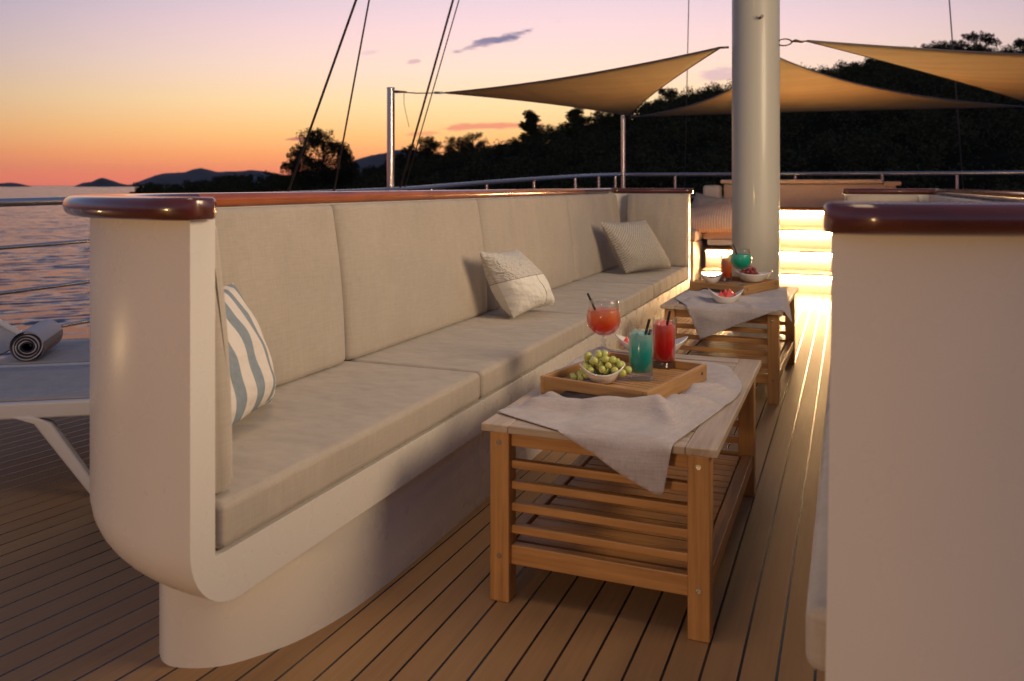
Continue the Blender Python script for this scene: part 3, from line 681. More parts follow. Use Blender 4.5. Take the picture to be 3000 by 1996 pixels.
    for a, b in zip(bounds[:-1], bounds[1:]):
        if b > 6: b = YE - TH - .09
        ys = [a + .002, a + .008, a + .022, a + .055] + [a + .055 + (b - a - .11) * k / 8 for k in range(1, 8)] + [b - .055, b - .022, b - .008, b - .002]
        swept([(DB - TH - .003, y, -1, 0) for y in ys], .115, .066, .453, .986)
    xs = [.005, .011, .03, .12, .2, .3, .4, .44, .455, .46]
    swept([(x, YE - TH - .003, 0, -1) for x in xs], .10, .07, .453, .986, 'arm_cushion')
    return root
sofa('built_in_sofa', 'long white moulded sofa with taupe cushions and a varnished rail, left of the tables', 1, -1.092, .004)
sofa('built_in_sofa', 'white moulded sofa end with a dark varnished rail filling the right edge', -1, -.02, .036)

# ---------------- pillows
def pillow(name, label, bl, br, tl, tr_, thick, m_, nrm_hint, pinch=.06, n=26, group='loose pillows', sag=0.0, flipuv=False, seed=0):
    bl, br, tl, tr_ = map(Vector, (bl, br, tl, tr_)); c = (bl + br + tl + tr_) / 4
    nn = ((br - bl) + (tr_ - tl)).cross((tl - bl) + (tr_ - br)).normalized()
    if nn.dot(Vector(nrm_hint)) < 0: nn = -nn
    mb = MB(); mb.uv = []
    for side in (1, -1):
        o = len(mb.v); vs = []
        for j in range(n + 1):
            for i in range(n + 1):
                s_, t_ = i / n * 2 - 1, j / n * 2 - 1
                s2 = s_ * (1 - pinch * (1 - t_ * t_)); t2 = t_ * (1 - pinch * (1 - s_ * s_))
                a, b = (s2 + 1) / 2, (t2 + 1) / 2
                p = bl * (1 - a) * (1 - b) + br * a * (1 - b) + tl * (1 - a) * b + tr_ * a * b
                prof = (max(0, 1 - s_ ** 2) * max(0, 1 - t_ ** 2)) ** .42
                w_n = 1 + .16 * mnoise.noise(Vector((s_ * 2.2 + seed, t_ * 2.2, side * 3)))
                cr_ = 1 - .10 * math.exp(-((abs(s_) - abs(t_)) ** 2) * 14) * (abs(s_) ** 3)
                p = p + nn * side * thick * .5 * prof * w_n * cr_ * (1 + .25 * -t_) + Vector((0, 0, -sag * (1 - t_) * .0))
                vs.append(p); mb.uv.append((i / n, j / n) if not flipuv else (j / n, i / n))
        fs = [(j * (n + 1) + i, j * (n + 1) + i + 1, (j + 1) * (n + 1) + i + 1, (j + 1) * (n + 1) + i) for j in range(n) for i in range(n)]
        if side < 0: fs = [tuple(reversed(f)) for f in fs]
        mb.add(vs, fs)
    mb.v = [tuple(Vector(p) - c) for p in mb.v]
    o = mb.build(name, m_, smooth=True, loc=c, fix=False); tag(o, label, 'pillow', group); return o
pillow('pillow', 'white and blue-grey striped pillow standing in the near corner of the left sofa', (-1.33, 1.47, .462), (-1.455, 1.87, .462), (-1.45, 1.46, .80), (-1.545, 1.82, .785), .17, strp, (1, .3, 0), .05)
pillow('pillow', 'cream pillow with a nubbly top half and a stitched seam, middle of the left sofa', (-1.375, 3.44, .462), (-1.29, 3.74, .485), (-1.478, 3.30, .765), (-1.42, 3.60, .755), .21, boucle, (1, -1, 0), .07, seed=4)
pillow('pillow', 'grey-beige coarse knitted pillow leaning at the far end of the left sofa', (-1.365, 5.43, .465), (-1.14, 5.82, .465), (-1.50, 5.28, .81), (-1.29, 5.67, .81), .19, kn, (1, -1, 0), .05, seed=8)

# ---------------- tables
def make_table():
    r_ = empty('side_table', (0, 0, 0)); W, Ln, Hh = .585, 1.05, .45; lw = .052
    tag(r_, 'near slatted teak coffee table with a tray and a hanging napkin', 'table', 'slatted teak coffee tables')
    fb = .072
    for sx_ in (-1, 1): MB().box((sx_ * (W / 2 - fb / 2), 0, Hh - .010), (fb, Ln, .020)).build('top_frame_board', top_y, r_, bevel=.003)
    for sy_ in (-1, 1): MB().box((0, sy_ * (Ln / 2 - fb / 2), Hh - .010), (W - 2 * fb - .001, fb, .0198)).build('top_frame_board', top_x, r_, bevel=.003)
    ns = 15; y0 = -Ln / 2 + fb + .004; span = Ln - 2 * fb - .004
    for i in range(ns): MB().box((0, y0 + (i + .5) * span / ns, Hh - .011), (W - 2 * fb - .002, span / ns - .005, .017)).build('top_slat', top_x, r_, bevel=.002)
    for sx_ in (-1, 1):
        for sy_ in (-1, 1):
            lg = MB().box((sx_ * (W / 2 - .018 - lw / 2), sy_ * (Ln / 2 - .014 - lw / 2), (Hh - .021) / 2), (lw, lw, Hh - .021)).build('leg', teak_z, r_, bevel=.004)
            for z in (.402, .117):
                y = sy_ * (Ln / 2 - .014); m = MB(); m.tube([(sx_ * (W / 2 - .018 - lw / 2), y - sy_ * .002, z), (sx_ * (W / 2 - .018 - lw / 2), y + sy_ * .0025, z)], .0062, 12); m.build('bolt', steel, lg)
    xi = W / 2 - .018 - lw
    for sy_ in (-1, 1):
        yc = sy_ * (Ln / 2 - .014 - lw / 2 - .002)
        MB().box((0, yc, .410), (2 * xi, .026, .038)).build('apron', teak_x, r_, bevel=.003)
        for z in (.345, .2925, .237, .181): MB().box((0, yc, z), (2 * xi, .022, .021)).build('end_slat', teak_x, r_, bevel=.003)
        MB().box((0, yc, .1175), (2 * xi, .026, .049)).build('end_rail', teak_x, r_, bevel=.003)
    for sx_ in (-1, 1):
        MB().box((sx_ * (W / 2 - .018 - lw / 2), 0, .405), (.022, Ln - .028 - 2 * lw, .045)).build('side_rail', teak_y, r_, bevel=.003)
        MB().box((sx_ * (W / 2 - .018 - lw / 2 + .004), 0, .118), (.034, Ln - .028 - 2 * lw, .044)).build('shelf_rail', teak_y, r_, bevel=.003)
    ns = 17; y0 = -Ln / 2 + .075; span = Ln - .15
    for i in range(ns): MB().box((0, y0 + (i + .5) * span / ns, .128), (2 * xi + .012, span / ns - .006, .015)).build('shelf_slat', teak_x, r_, bevel=.002)
    return r_
TX, TY1, TY2 = -.567, 2.455, 4.69
t1 = make_table(); t1.location = (TX, TY1, 0)
t2 = copy_tree(t1); t2.location = (TX - .005, TY2, 0); t2.rotation_euler = (0, 0, R(-1.0)); t2['label'] = 'farther slatted teak coffee table beside the mast foot'

# ---------------- draped cloths
def inpoly(poly, x, y):
    c = False; j = len(poly) - 1
    for i in range(len(poly)):
        if (poly[i][1] > y) != (poly[j][1] > y) and x < (poly[j][0] - poly[i][0]) * (y - poly[i][1]) / (poly[j][1] - poly[i][1]) + poly[i][0]: c = not c
        j = i
    return c
def smooth_poly(poly, rnd_):
    out = []
    n = len(poly)
    for i in range(n):
        p, a, b = Vector(poly[i]), Vector(poly[i - 1]), Vector(poly[(i + 1) % n]); k = rnd_[i]
        if k <= 0: out.append(tuple(p)); continue
        p0 = p + (a - p).normalized() * k; p1 = p + (b - p).normalized() * k
        for q in range(7): t = q / 6; out.append(tuple(p0 * (1 - t) ** 2 + p * 2 * t * (1 - t) + p1 * t * t))
    return out
def cloth(name, label, poly, fold, z0, wr, tray=None, seed=0, cat='napkin'):
    """poly is the flat outline in table coordinates (x, y); fold(x, y) -> (x, y, z drop) hangs what lies past the table edge"""
    import bmesh
    bm = bmesh.new(); vs = [bm.verts.new((x, y, 0)) for x, y in poly]; bm.faces.new(vs)
    xs = [p[0] for p in poly]; ys = [p[1] for p in poly]; st = .0105
    for k in range(int((max(xs) - min(xs)) / st) + 1):
        g = bm.verts[:] + bm.edges[:] + bm.faces[:]; bmesh.ops.bisect_plane(bm, geom=g, plane_co=(min(xs) + k * st, 0, 0), plane_no=(1, 0, 0))
    for k in range(int((max(ys) - min(ys)) / st) + 1):
        g = bm.verts[:] + bm.edges[:] + bm.faces[:]; bmesh.ops.bisect_plane(bm, geom=g, plane_co=(0, min(ys) + k * st, 0), plane_no=(0, 1, 0))
    def edged(x, y):
        b = 9
        for i in range(len(poly)):
            ax_, ay_ = poly[i]; bx_, by_ = poly[(i + 1) % len(poly)]; dx_, dy_ = bx_ - ax_, by_ - ay_; L2_ = dx_ * dx_ + dy_ * dy_ + 1e-12
            t = max(0, min(1, ((x - ax_) * dx_ + (y - ay_) * dy_) / L2_)); b = min(b, math.hypot(x - ax_ - dx_ * t, y - ay_ - dy_ * t))
        return b
    for v in bm.verts:
        x, y = v.co.x, v.co.y
        wv_ = .0012 + 1.4 * wr(x, y) * (.12 + .88 * ss(0, .055, edged(x, y)))
        if tray:
            tx_, ty_, tr_ = tray; lx = (x - tx_) * math.cos(tr_) + (y - ty_) * math.sin(tr_); ly = -(x - tx_) * math.sin(tr_) + (y - ty_) * math.cos(tr_)
            k_ = ss(0, .035, max(abs(lx) - .172, abs(ly) - .215)); wv_ = min(wv_, .003) * (1 - k_) + wv_ * k_
        nx_, ny_, drop = fold(x, y)
        if drop > 0:
            v.co = (nx_, ny_, z0 - drop)
            out = min(1, drop / .05) * (.006 + .008 * math.sin(x * 26 + seed) + .010 * mnoise.noise(Vector((x * 9, y * 9, seed))))
            v.co.y -= max(.0, out) + .003
        else: v.co = (nx_, ny_, z0 + max(0, wv_))
    for f in bm.faces: f.smooth = True
    me = bpy.data.meshes.new(name); bm.to_mesh(me); bm.free(); me.materials.append(cloth_m)
    o = bpy.data.objects.new(name, me); C.objects.link(o); sm = o.modifiers.new('solid', 'SOLIDIFY'); sm.thickness = .0016; sm.offset = 1
    return tag(o, label, cat, 'linen napkins on the tables')
def bend_front(ye, xl, xr):
    def f(x, y):
        r_ = .012; d = 0; X_, Y_ = x, y
        if y < ye:
            over = ye - y
            if over < r_ * 1.57: a = over / r_; Y_ = ye - r_ * math.sin(a); d = r_ * (1 - math.cos(a))
            else: Y_ = ye - r_; d = r_ + (over - r_ * 1.57)
            d = max(d, 1e-5)
        if x > xr: d += min(x - xr, .3) * .8; X_ = xr + (x - xr) * .5
        if x < xl: d += (xl - x) * .9; X_ = xl - (xl - x) * .25
        return X_, Y_, d
    return f
def wr1(x, y):
    n_ = mnoise.noise(Vector((x * 5.5, y * 5.5, 1.3))); n2 = mnoise.noise(Vector((x * 13, y * 13, 4.3)))
    f1 = math.exp(-((y - 2.085 - .10 * (x + .86)) / .022) ** 2) * .020 * ss(-.86, -.75, x) * (1 - ss(-.5, -.4, x))
    f2 = math.exp(-((x + .43 + .5 * (y - 2.1)) / .03) ** 2) * .016 * ss(2.0, 2.1, y)
    f3 = math.exp(-(((x + .34) * .5 - (y - 2.42)) / .02) ** 2) * .016
    f4 = math.exp(-(((x + .33) * .6 - (y - 2.30)) / .016) ** 2) * .012
    return .004 + max(0, n_) * .022 + n2 * .003 + f1 + f2 + f3 + f4 * (1 if x > -.45 else 0)
P1 = smooth_poly([(-.862, 2.03), (-.395, 1.805), (-.272, 2.52), (-.37, 2.84), (-.905, 2.92), (-.91, 2.5), (-.80, 2.2)], [.02, .02, .14, .06, .02, .05, .05])
cloth('linen_napkin', 'lilac-grey linen cloth under the near tray, one corner hanging over the table front', P1, bend_front(TY1 - .525, -.862, -.272), .4505, wr1, (-.607, 2.415, R(-12.5)), seed=1)
def wr2(x, y):
    n_ = mnoise.noise(Vector((x * 6, y * 6, 7.3)))
    return .004 + max(0, n_) * .02 + math.exp(-((y - 4.33 - .25 * (x + .6)) / .02) ** 2) * .014 + math.exp(-((x + .5 + .6 * (y - 4.3)) / .02) ** 2) * .012
P2 = smooth_poly([(-.85, 4.42), (-.675, 4.01), (-.21, 4.22), (-.30, 4.62), (-.33, 5.12), (-.80, 5.0), (-.85, 4.6)], [.02, .01, .02, .05, .05, .05, .03])
cloth('linen_napkin', 'lilac-grey linen cloth on the farther table with a pointed corner hanging in front', P2, bend_front(TY2 - .515, -.862, -.285), .4505, wr2, (-.600, 4.90, R(-21)), seed=5)
# rolled folded edge of the second napkin
m = MB(); m.tube([(-.52, 4.40, .463), (-.42, 4.36, .463), (-.36, 4.335, .462)], [.010, .009, .008], 10); tag(m.build('rolled_napkin_edge', cloth_m, smooth=True), 'rolled fold of linen right of the watermelon bowl', 'napkin', 'linen napkins on the tables')

# ---------------- trays
def make_tray():
    r_ = empty('serving_tray'); tag(r_, 'near wooden serving tray with slatted floor holding tumblers and green grapes', 'tray', 'wooden serving trays')
    W, Ln, Hh, t_ = .335, .42, .050, .013
    for s_ in (-1, 1):
        MB().box((s_ * (W / 2 - t_ / 2), 0, Hh / 2), (t_, Ln, Hh)).build('side_wall', wood_tray_y, r_, bevel=.0025)
        # end wall with an arched foot
        poly = [(-W / 2 + t_, Hh), (-W / 2 + t_, 0), (-W / 2 + .055, 0)] + [(-W / 2 + .055 + (W - .11) * k / 14, .019 * min(1, math.sin(math.pi * k / 14) * 2.2)) for k in range(1, 14)] + [(W / 2 - .055, 0), (W / 2 - t_, 0), (W / 2 - t_, Hh)]
        m = MB(); n_ = len(poly); ya, yb = (s_ * (Ln / 2), s_ * (Ln / 2 - t_))
        m.add([(x, ya, z) for x, z in poly] + [(x, yb, z) for x, z in poly], [tuple(range(n_)), tuple(reversed(range(n_, 2 * n_)))] + [(i, n_ + i, n_ + (i + 1) % n_, (i + 1) % n_) for i in range(n_)])
        m.build('end_wall', tray_m, r_, bevel=.002)
    ns = 15
    for i in range(ns): MB().box((0, -Ln / 2 + t_ + .004 + (i + .5) * (Ln - 2 * t_ - .008) / ns, .0235), (W - 2 * t_, (Ln - 2 * t_ - .008) / ns - .004, .007)).build('floor_slat', tray_m, r_, bevel=.0015)
    for s_ in (-1, 1):
        m = MB(); m.tube([(W / 2 - .001, s_ * .17, .028), (W / 2 + .0015, s_ * .17, .028)], .005, 10); m.build('screw', wire_m, r_)
    return r_
wood_tray_y = wood('tray_acacia_along', (.50, .28, .11), (.30, .155, .055), .4, axis=1)
tray1 = make_tray(); tray1.location = (-.607, 2.415, .4560); tray1.rotation_euler = (0, 0, R(-12.5))
tray2 = copy_tree(tray1); tray2.location = (-.600, 4.90, .4560); tray2.rotation_euler = (0, 0, R(-21)); tray2['label'] = 'farther wooden serving tray holding the teal goblet and red grapes'

# ---------------- drinks
ZTR = .456 + .0272
def straw(base, topp, label):
    b, t = Vector(base), Vector(topp); m = MB(); m.tube([(0, 0, 0), tuple((t - b) * .5), tuple(t - b)], .0041, 10); o = m.build('drinking_straw', black, smooth='auto', loc=b); tag(o, label, 'straw', 'black drinking straws'); return o
def fluted(prof, n, depth, z0, z1):
    m = MB(); k = len(prof); vs = []
    for r_, z in prof:
        f = depth if z0 <= z <= z1 else 0
        for j in range(n): a = 2 * math.pi * j / n; q = r_ * (1 + (f if j % 2 else 0)); vs.append((q * math.cos(a), q * math.sin(a), z))
    o = m.add(vs, [])
    for i in range(k - 1):
        for j in range(n): m.f.append((i * n + j, i * n + (j + 1) % n, (i + 1) * n + (j + 1) % n, (i + 1) * n + j))
    return m
def tumbler(loc, dm, label, fill=.132, h=.152, r_=.0365):
    g = empty('highball_glass', loc); tag(g, label, 'glass', 'glasses of cocktails')
    fluted([(.001, 0), (r_ * .96, 0), (r_, .006), (r_, .022), (r_ * .97, .026), (r_ * .99, .07), (r_, h - .004), (r_ + .0012, h), (r_ - .0012, h), (r_ - .002, h - .006), (r_ - .002, .07), (r_ - .0035, .024), (.001, .023)], 48, .018, .026, fill - .03).build('glass_wall', glass, g, smooth=True)
    # cut-glass foot
    fluted([(.001, .001), (r_ * .93, .001), (r_ * .95, .007), (r_ * .90, .011), (r_ * .96, .015), (r_ * .90, .020), (.001, .021)], 36, .06, .005, .017).build('foot', ice_glass, g)
    m = MB(); rr_ = r_ - .003; m.lathe([(.0005, .024), (rr_ * .97, .0245), (rr_, .04), (rr_, fill - .002), (rr_ - .001, fill), (.0005, fill + .0005)], 40); m.build('drink', dm, g, smooth='auto')
    m = MB(); rnd = random.Random(hash(label) % 100)
    for k in range(4):
        a = k * 1.6; M = Matrix.Translation((.016 * math.cos(a), .016 * math.sin(a), fill + .001)) @ Matrix.Rotation(rnd.uniform(0, 1), 4, 'X') @ Matrix.Rotation(rnd.uniform(0, 2), 4, 'Z'); m.box((0, 0, 0), (.018, .018, .014), M)
    m.build('ice', ice_tint[dm.name], g, bevel=.002)
    return g
ice_glass_s = mat('cut_glass_solid', (.95, .95, .95), .05); bs(ice_glass_s).inputs['Transmission Weight'].default_value = 1.0; bs(ice_glass_s).inputs['IOR'].default_value = 1.45
def tinted(n_, c): 
    m = mat(n_, c, .12, spec=.6); bump(m, noise_n(m, coords(m), 90, 2), .3, .003); return m
ice_tint = {'teal_drink': tinted('teal_ice', (.35, .55, .52)), 'red_drink': tinted('red_ice', (.85, .22, .18)), 'orange_drink': tinted('amber_ice', (.75, .45, .25))}
tumbler((-.562, 2.410, ZTR), d_teal, 'teal cocktail in a fluted tumbler, front of the near tray')
tumbler((-.532, 2.595, ZTR), d_red, 'red cocktail in a fluted tumbler, right of the teal tumbler')
tumbler((-.665, 5.06, ZTR), d_orange, 'orange cocktail in a tumbler with lime on the rim, on the farther tray', .125, .140, .034)
straw((-.576, 2.422, ZTR + .035), (-.533, 2.395, ZTR + .178), 'long black straw leaning right in the teal tumbler')
straw((-.560, 2.385, ZTR + .033), (-.531, 2.403, ZTR + .148), 'short black straw beside the long one in the teal tumbler')
straw((-.543, 2.585, ZTR + .03), (-.511, 2.585, ZTR + .178), 'tall black straw leaning right in the red tumbler')
straw((-.550, 2.605, ZTR + .03), (-.520, 2.60, ZTR + .145), 'short black straw low in the red tumbler')
def goblet(loc, dm, label, rz=0):
    g = empty('goblet', loc, rz); tag(g, label, 'glass', 'glasses of cocktails')
    bowl = [(.004, .088), (.022, .091), (.040, .100), (.052, .117), (.0575, .137), (.0565, .158), (.053, .178), (.050, .196), (.049, .209)]
    inner = [(r_ - .0012, z + .001) for r_, z in reversed(bowl[1:])]
    fluted(bowl + inner + [(.001, .093)], 56, .015, .135, .206).build('bowl', glass, g, smooth=True)
    m = MB(); m.lathe([(.001, 0), (.035, 0), (.0355, .0015), (.020, .004), (.006, .008), (.0045, .020), (.006, .034), (.005, .046), (.0095, .056), (.006, .063), (.0105, .071), (.006, .080), (.006, .088), (.001, .0885)], 28); m.build('stem', ice_glass, g, smooth=True)
    m = MB(); m.lathe([(.0005, .0925), (.021, .0935), (.0390, .1020), (.0508, .1185), (.0563, .137), (.0553, .158), (.0530, .174), (.052, .176), (.0005, .177)], 40); m.build('drink', dm, g, smooth='auto')
    return g
goblet((-.765, 2.735, .4545), d_sunrise, 'large goblet of orange-red cocktail behind the near tray')
straw((-.775, 2.725, .4545 + .14), (-.812, 2.705, .4545 + .232), 'black straw leaning left in the orange-red goblet')
goblet((-.560, 4.875, ZTR), d_teal2, 'goblet of teal cocktail on the farther tray')
straw((-.572, 4.86, ZTR + .15), (-.603, 4.85, ZTR + .235), 'black straw leaning left in the teal goblet')
# lime wheel + sprig
m = MB(); m.tube([(0, 0, 0), (0, .004, 0)], .019, 20); o = m.build('lime_slice', lime_m, loc=(-.638, 5.055, ZTR + .142)); tag(o, 'lime slice on the rim of the orange tumbler', 'lime slice')
m = MB(); m.tube([(0, 0, -.02), (-.004, 0, .0), (-.006, 0, .016)], [.003, .005, .002], 8); o = m.build('rosemary_sprig', mat('herb', (.05, .08, .02), .8), loc=(-.692, 5.06, ZTR + .142)); tag(o, 'small herb sprig on the left rim of the orange tumbler', 'herb sprig')

# ---------------- boat bowls
def bowl(loc, rz, a, b, h, tip, label, th=.004):
    """boat-shaped bowl: long half-length a, half-width b, side height h, tips raised by tip"""
    m = MB(); n_, k = 44, 9; vs = []
    for inner in (0, 1):
        for i in range(k + 1):
            t = i / k; f = t ** .55 if i else 0
            for j in range(n_):
                th_ = 2 * math.pi * j / n_; c_, s_ = math.cos(th_), math.sin(th_)
                sh = math.copysign(abs(c_) ** 1.15, c_); rx = (a * (.36 + .64 * f ** 1.4)); ry = (b * (.50 + .50 * f))
                if i == 0: rx, ry = a * .34, b * .48
                x = sh * (rx - (th if inner else 0)); y = s_ * (ry - (th if inner else 0)); zt = (h + tip * abs(c_) ** 2.6) * (t ** 1.25)
                vs.append((x, y, zt + (th if inner and i == 0 else 0)))
    o = m.add(vs, []); K1 = k + 1
    for i in range(k):
        for j in range(n_):
            m.f.append((i * n_ + j, i * n_ + (j + 1) % n_, (i + 1) * n_ + (j + 1) % n_, (i + 1) * n_ + j)); q = K1 * n_
            m.f.append((q + i * n_ + j, q + (i + 1) * n_ + j, q + (i + 1) * n_ + (j + 1) % n_, q + i * n_ + (j + 1) % n_))
    for j in range(n_): m.f.append((k * n_ + j, k * n_ + (j + 1) % n_, K1 * n_ + k * n_ + (j + 1) % n_, K1 * n_ + k * n_ + j))
    m.f.append(tuple(reversed(range(n_)))); m.f.append(tuple(K1 * n_ + j for j in range(n_)))
    o = m.build('serving_bowl', porcelain, smooth=True, loc=loc); o.rotation_euler = (0, 0, rz); tag(o, label, 'bowl', 'white boat-shaped bowls'); return o
bowl((-.655, 2.325, ZTR), R(20), .066, .043, .030, .024, 'small white boat-shaped bowl under the green grapes on the near tray')
bowl((-.63, 2.86, .457), R(12), .125, .070, .040, .034, 'wide white boat-shaped bowl with watermelon behind the two tumblers')
bowl((-.568, 4.29, .457), R(14), .088, .050, .036, .038, 'white boat-shaped bowl of watermelon in front of the farther tray')
bowl((-.735, 4.93, ZTR), R(18), .070, .042, .032, .032, 'small white boat-shaped bowl of red berries on the farther tray')
bowl((-.515, 5.07, ZTR), R(10), .108, .068, .050, .016, 'deep white oval bowl of red grapes on the farther tray')
def grapes(name, label, loc, items, gm, r_, stem=True, grp='bunches of grapes'):
    g = empty(name, loc); tag(g, label, 'grapes', grp)
    base = None
    for i, p in enumerate(items):
        if base is None:
            m = MB(); m.sphere((0, 0, 0), r_, 16, 10, (1, 1, 1.12)); base = m.build('grape', gm, g, smooth=True); o = base
        else: o = base.copy(); C.objects.link(o); o.parent = g
        o.location = p; o.rotation_euler = (random.uniform(0, 3), random.uniform(0, 3), 0); k = random.uniform(.88, 1.1); o.scale = (k, k, k)
    if stem:
        m = MB()
        for i in range(0, len(items), 3): m.tube([(0, 0, r_ * .8), tuple(Vector(items[i]) * .6 + Vector((0, 0, r_ * .4))), items[i]], [.0016, .0012, .001], 5)
        m.build('stem', stem_m, g)
    return g
rnd = random.Random(3)
def pack(n, rx, ry, z0, rz_, mind, shape=None):
    out = []; tries = 0
    while len(out) < n and tries < 9000:
        tries += 1; x, y = rnd.uniform(-rx, rx), rnd.uniform(-ry, ry)
        if (x / rx) ** 2 + (y / ry) ** 2 > 1: continue
        zt = z0 + rz_ * (1 - (x / rx) ** 2 - .6 * (y / ry) ** 2) * rnd.uniform(.1, 1)
        p = Vector((x, y, zt))
        if shape: p = shape(p)
        if all((p - q).length > mind for q in out): out.append(p)
    return out
def spill(p):   # heap over the bowl, cascading over its left end to the tray
    if p.x < -.035: p = Vector((p.x, p.y, max(.012, p.z - (-.035 - p.x) * 2.4)))
    return p
items = pack(44, .085, .045, .030, .055, .0178, spill)
gg = grapes('grape_bunch', 'green grapes heaped over the small bowl and spilling onto the near tray', (-.665, 2.335, ZTR), [tuple(p) for p in items], grape_g, .0102)
gg.rotation_euler = (0, 0, R(18))
rg = grapes('grape_bunch', 'red grapes heaped in the oval bowl on the farther tray', (-.540, 5.06, ZTR), [tuple(p) for p in pack(30, .062, .038, .038, .052, .018)], grape_r, .0115)
bg_ = grapes('berry_heap', 'dark red berries in the small bowl at the left of the farther tray', (-.745, 4.925, ZTR), [tuple(p) for p in pack(12, .036, .024, .022, .018, .014)], berry, .009, False, 'fruit in bowls')
bg_['category'] = 'berries'
# watermelon wedges: a copy each
wm = MB(); wm.add([(-.018, -.007, 0), (.018, -.007, 0), (.002, -.006, .034), (-.018, .007, 0), (.018, .007, 0), (.002, .006, .034)], [(0, 1, 2), (5, 4, 3), (0, 3, 4, 1), (1, 4, 5, 2), (2, 5, 3, 0)])
w0 = wm.build('watermelon_wedge', melon, bevel=.0015)
spots = [(-.595, 4.285, .487, .2, .1, 'leftmost wedge of watermelon in the bowl before the farther tray'), (-.575, 4.30, .494, -.5, .2, 'second wedge from the left in the bowl before the farther tray'),
         (-.555, 4.285, .490, .5, -.1, 'middle wedge of watermelon in the bowl before the farther tray'), (-.545, 4.302, .498, 0, -.25, 'tallest wedge of watermelon in the bowl before the farther tray'), (-.520, 4.29, .482, 1.2, -.5, 'rightmost, low wedge of watermelon in the bowl before the farther tray'),
         (-.715, 2.83, .495, .3, .15, 'watermelon wedge standing up left of the teal tumbler in the wide bowl'), (-.69, 2.86, .480, 1.0, .3, 'watermelon wedge lying low in the wide bowl behind the tumblers')]
for i, (x, y, z, rz_, ry_, lb) in enumerate(spots):
    o = w0 if i == 0 else w0.copy()
    if i: C.objects.link(o)
    o.location = (x, y, z); o.rotation_euler = (.1, ry_, rz_); tag(o, lb, 'watermelon', 'watermelon wedges')

# ---------------- mast
MX, MY, MR = -.585, 5.93, .158
mo = empty('mast', (MX, MY, 0)); tag(mo, 'thick cream painted mast rising out of the deck', 'mast')
m = MB(); m.lathe([(MR, .03), (MR, 2), (MR, 6), (MR * .95, 16.4), (.01, 16.5)], 64); m.build('mast_tube', mast_m, mo, smooth='auto')
m = MB(); m.lathe([(MR + .03, 0), (MR + .03, .02), (MR + .012, .035), (MR, .036)], 64); m.build('mast_collar', mast_m, mo, smooth='auto')
m = MB(); a = R(-75); m.tube([(MR * math.cos(a), MR * math.sin(a), 2.16), ((MR + .05) * math.cos(a) + .008, (MR + .05) * math.sin(a), 2.165)], [.008, .011], 10); m.build('eye_bolt', wire_m, mo)
def ringpt(ang, z): return (MX + (MR + .02) * math.cos(ang), MY + (MR + .02) * math.sin(ang), z)

# ---------------- poles and shade sails
def pole(u, d, r_, ztop, label):
    p = world(u, d, 0); g = empty('sail_pole', (p.x, p.y, 0)); tag(g, label, 'pole', 'steel poles holding the shade sails')
    m = MB(); m.tube([(0, 0, 0), (0, 0, 1), (0, 0, ztop)], r_, 24); m.build('tube', steel, g, smooth='auto')
    m = MB(); m.tube([(0, 0, ztop), (0, 0, ztop + .012)], r_ * 1.06, 24); m.build('pole_cap', steel, g)
    m = MB(); m.tube([(r_ * .8, 0, ztop - .03), (r_ + .03, .0, ztop - .03)], .006, 8); m.build('pad_eye', wire_m, g)
    return Vector((p.x, p.y, ztop - .03))
PA = pole(1145, 8.62, .040, 2.045, 'thick polished steel pole at the port rail holding the left sail')
PB = pole(1826, 11.95, .030, 2.06, 'thinner steel pole at the front port corner of the rail')
PC = pole(3040, 10.2, .030, 2.05, 'steel pole at the front starboard corner holding two sail corners')
PD = Vector((3.2, 7.5, 1.89)); gD = empty('sail_pole', (3.3, 7.5, 0)); tag(gD, 'steel pole at the starboard rail outside the right edge', 'pole', 'steel poles holding the shade sails')
MB().tube([(0, 0, 0), (0, 0, 1.92)], .04, 24).build('tube', steel, gD, smooth='auto')
def sail(name, label, A, B_, C_, hang, scoop, sag=.05, n=34):
    A, B_, C_ = map(Vector, (A, B_, C_)); cen = (A + B_ + C_) / 3
    def pt(a, b, c):
        p = A * a + B_ * b + C_ * c
        # edges curve inwards
        pull = (4 * a * b * max(0, 1 - 2.2 * c) * scoop[0] * (C_ - (A + B_) / 2) + 4 * b * c * max(0, 1 - 2.2 * a) * scoop[1] * (A - (B_ + C_) / 2) + 4 * a * c * max(0, 1 - 2.2 * b) * scoop[2] * (B_ - (A + C_) / 2))
        p = p + pull; p.z -= sag * 27 * a * b * c; p.z -= hang * 4 * (a * b + b * c + a * c) / 3 * .5
        return p
    idx = {}; m = MB(); vs = []
    for i in range(n + 1):
        for j in range(n + 1 - i): idx[(i, j)] = len(vs); vs.append(pt(i / n, j / n, (n - i - j) / n))
    fs = []
    for i in range(n):
        for j in range(n - i):
            fs.append((idx[(i, j)], idx[(i + 1, j)], idx[(i, j + 1)]))
            if i + j < n - 1: fs.append((idx[(i + 1, j)], idx[(i + 1, j + 1)], idx[(i, j + 1)]))
    m.add(vs, fs); root = m.build(name, sail_m, smooth=True, fix=True); tag(root, label, 'shade sail', 'triangular shade sails')
    e1 = [pt(1 - t / n, t / n, 0) for t in range(n + 1)]; e2 = [pt(0, 1 - t / n, t / n) for t in range(n + 1)]; e3 = [pt(t / n, 0, 1 - t / n) for t in range(n + 1)]
    for e in (e1, e2, e3): h_ = MB(); h_.tube(e, .008, 6); h_.build('hem', hem_m, root, smooth=True)
    so = root.modifiers.new('solid', 'SOLIDIFY'); so.thickness = .002
    return root
hem_m = mat('hem_webbing', (.16, .13, .12), .8); bump(hem_m, noise_n(hem_m, coords(hem_m), 80, 2), .2, .002)
A1 = world(1300, 8.56, 1.995)
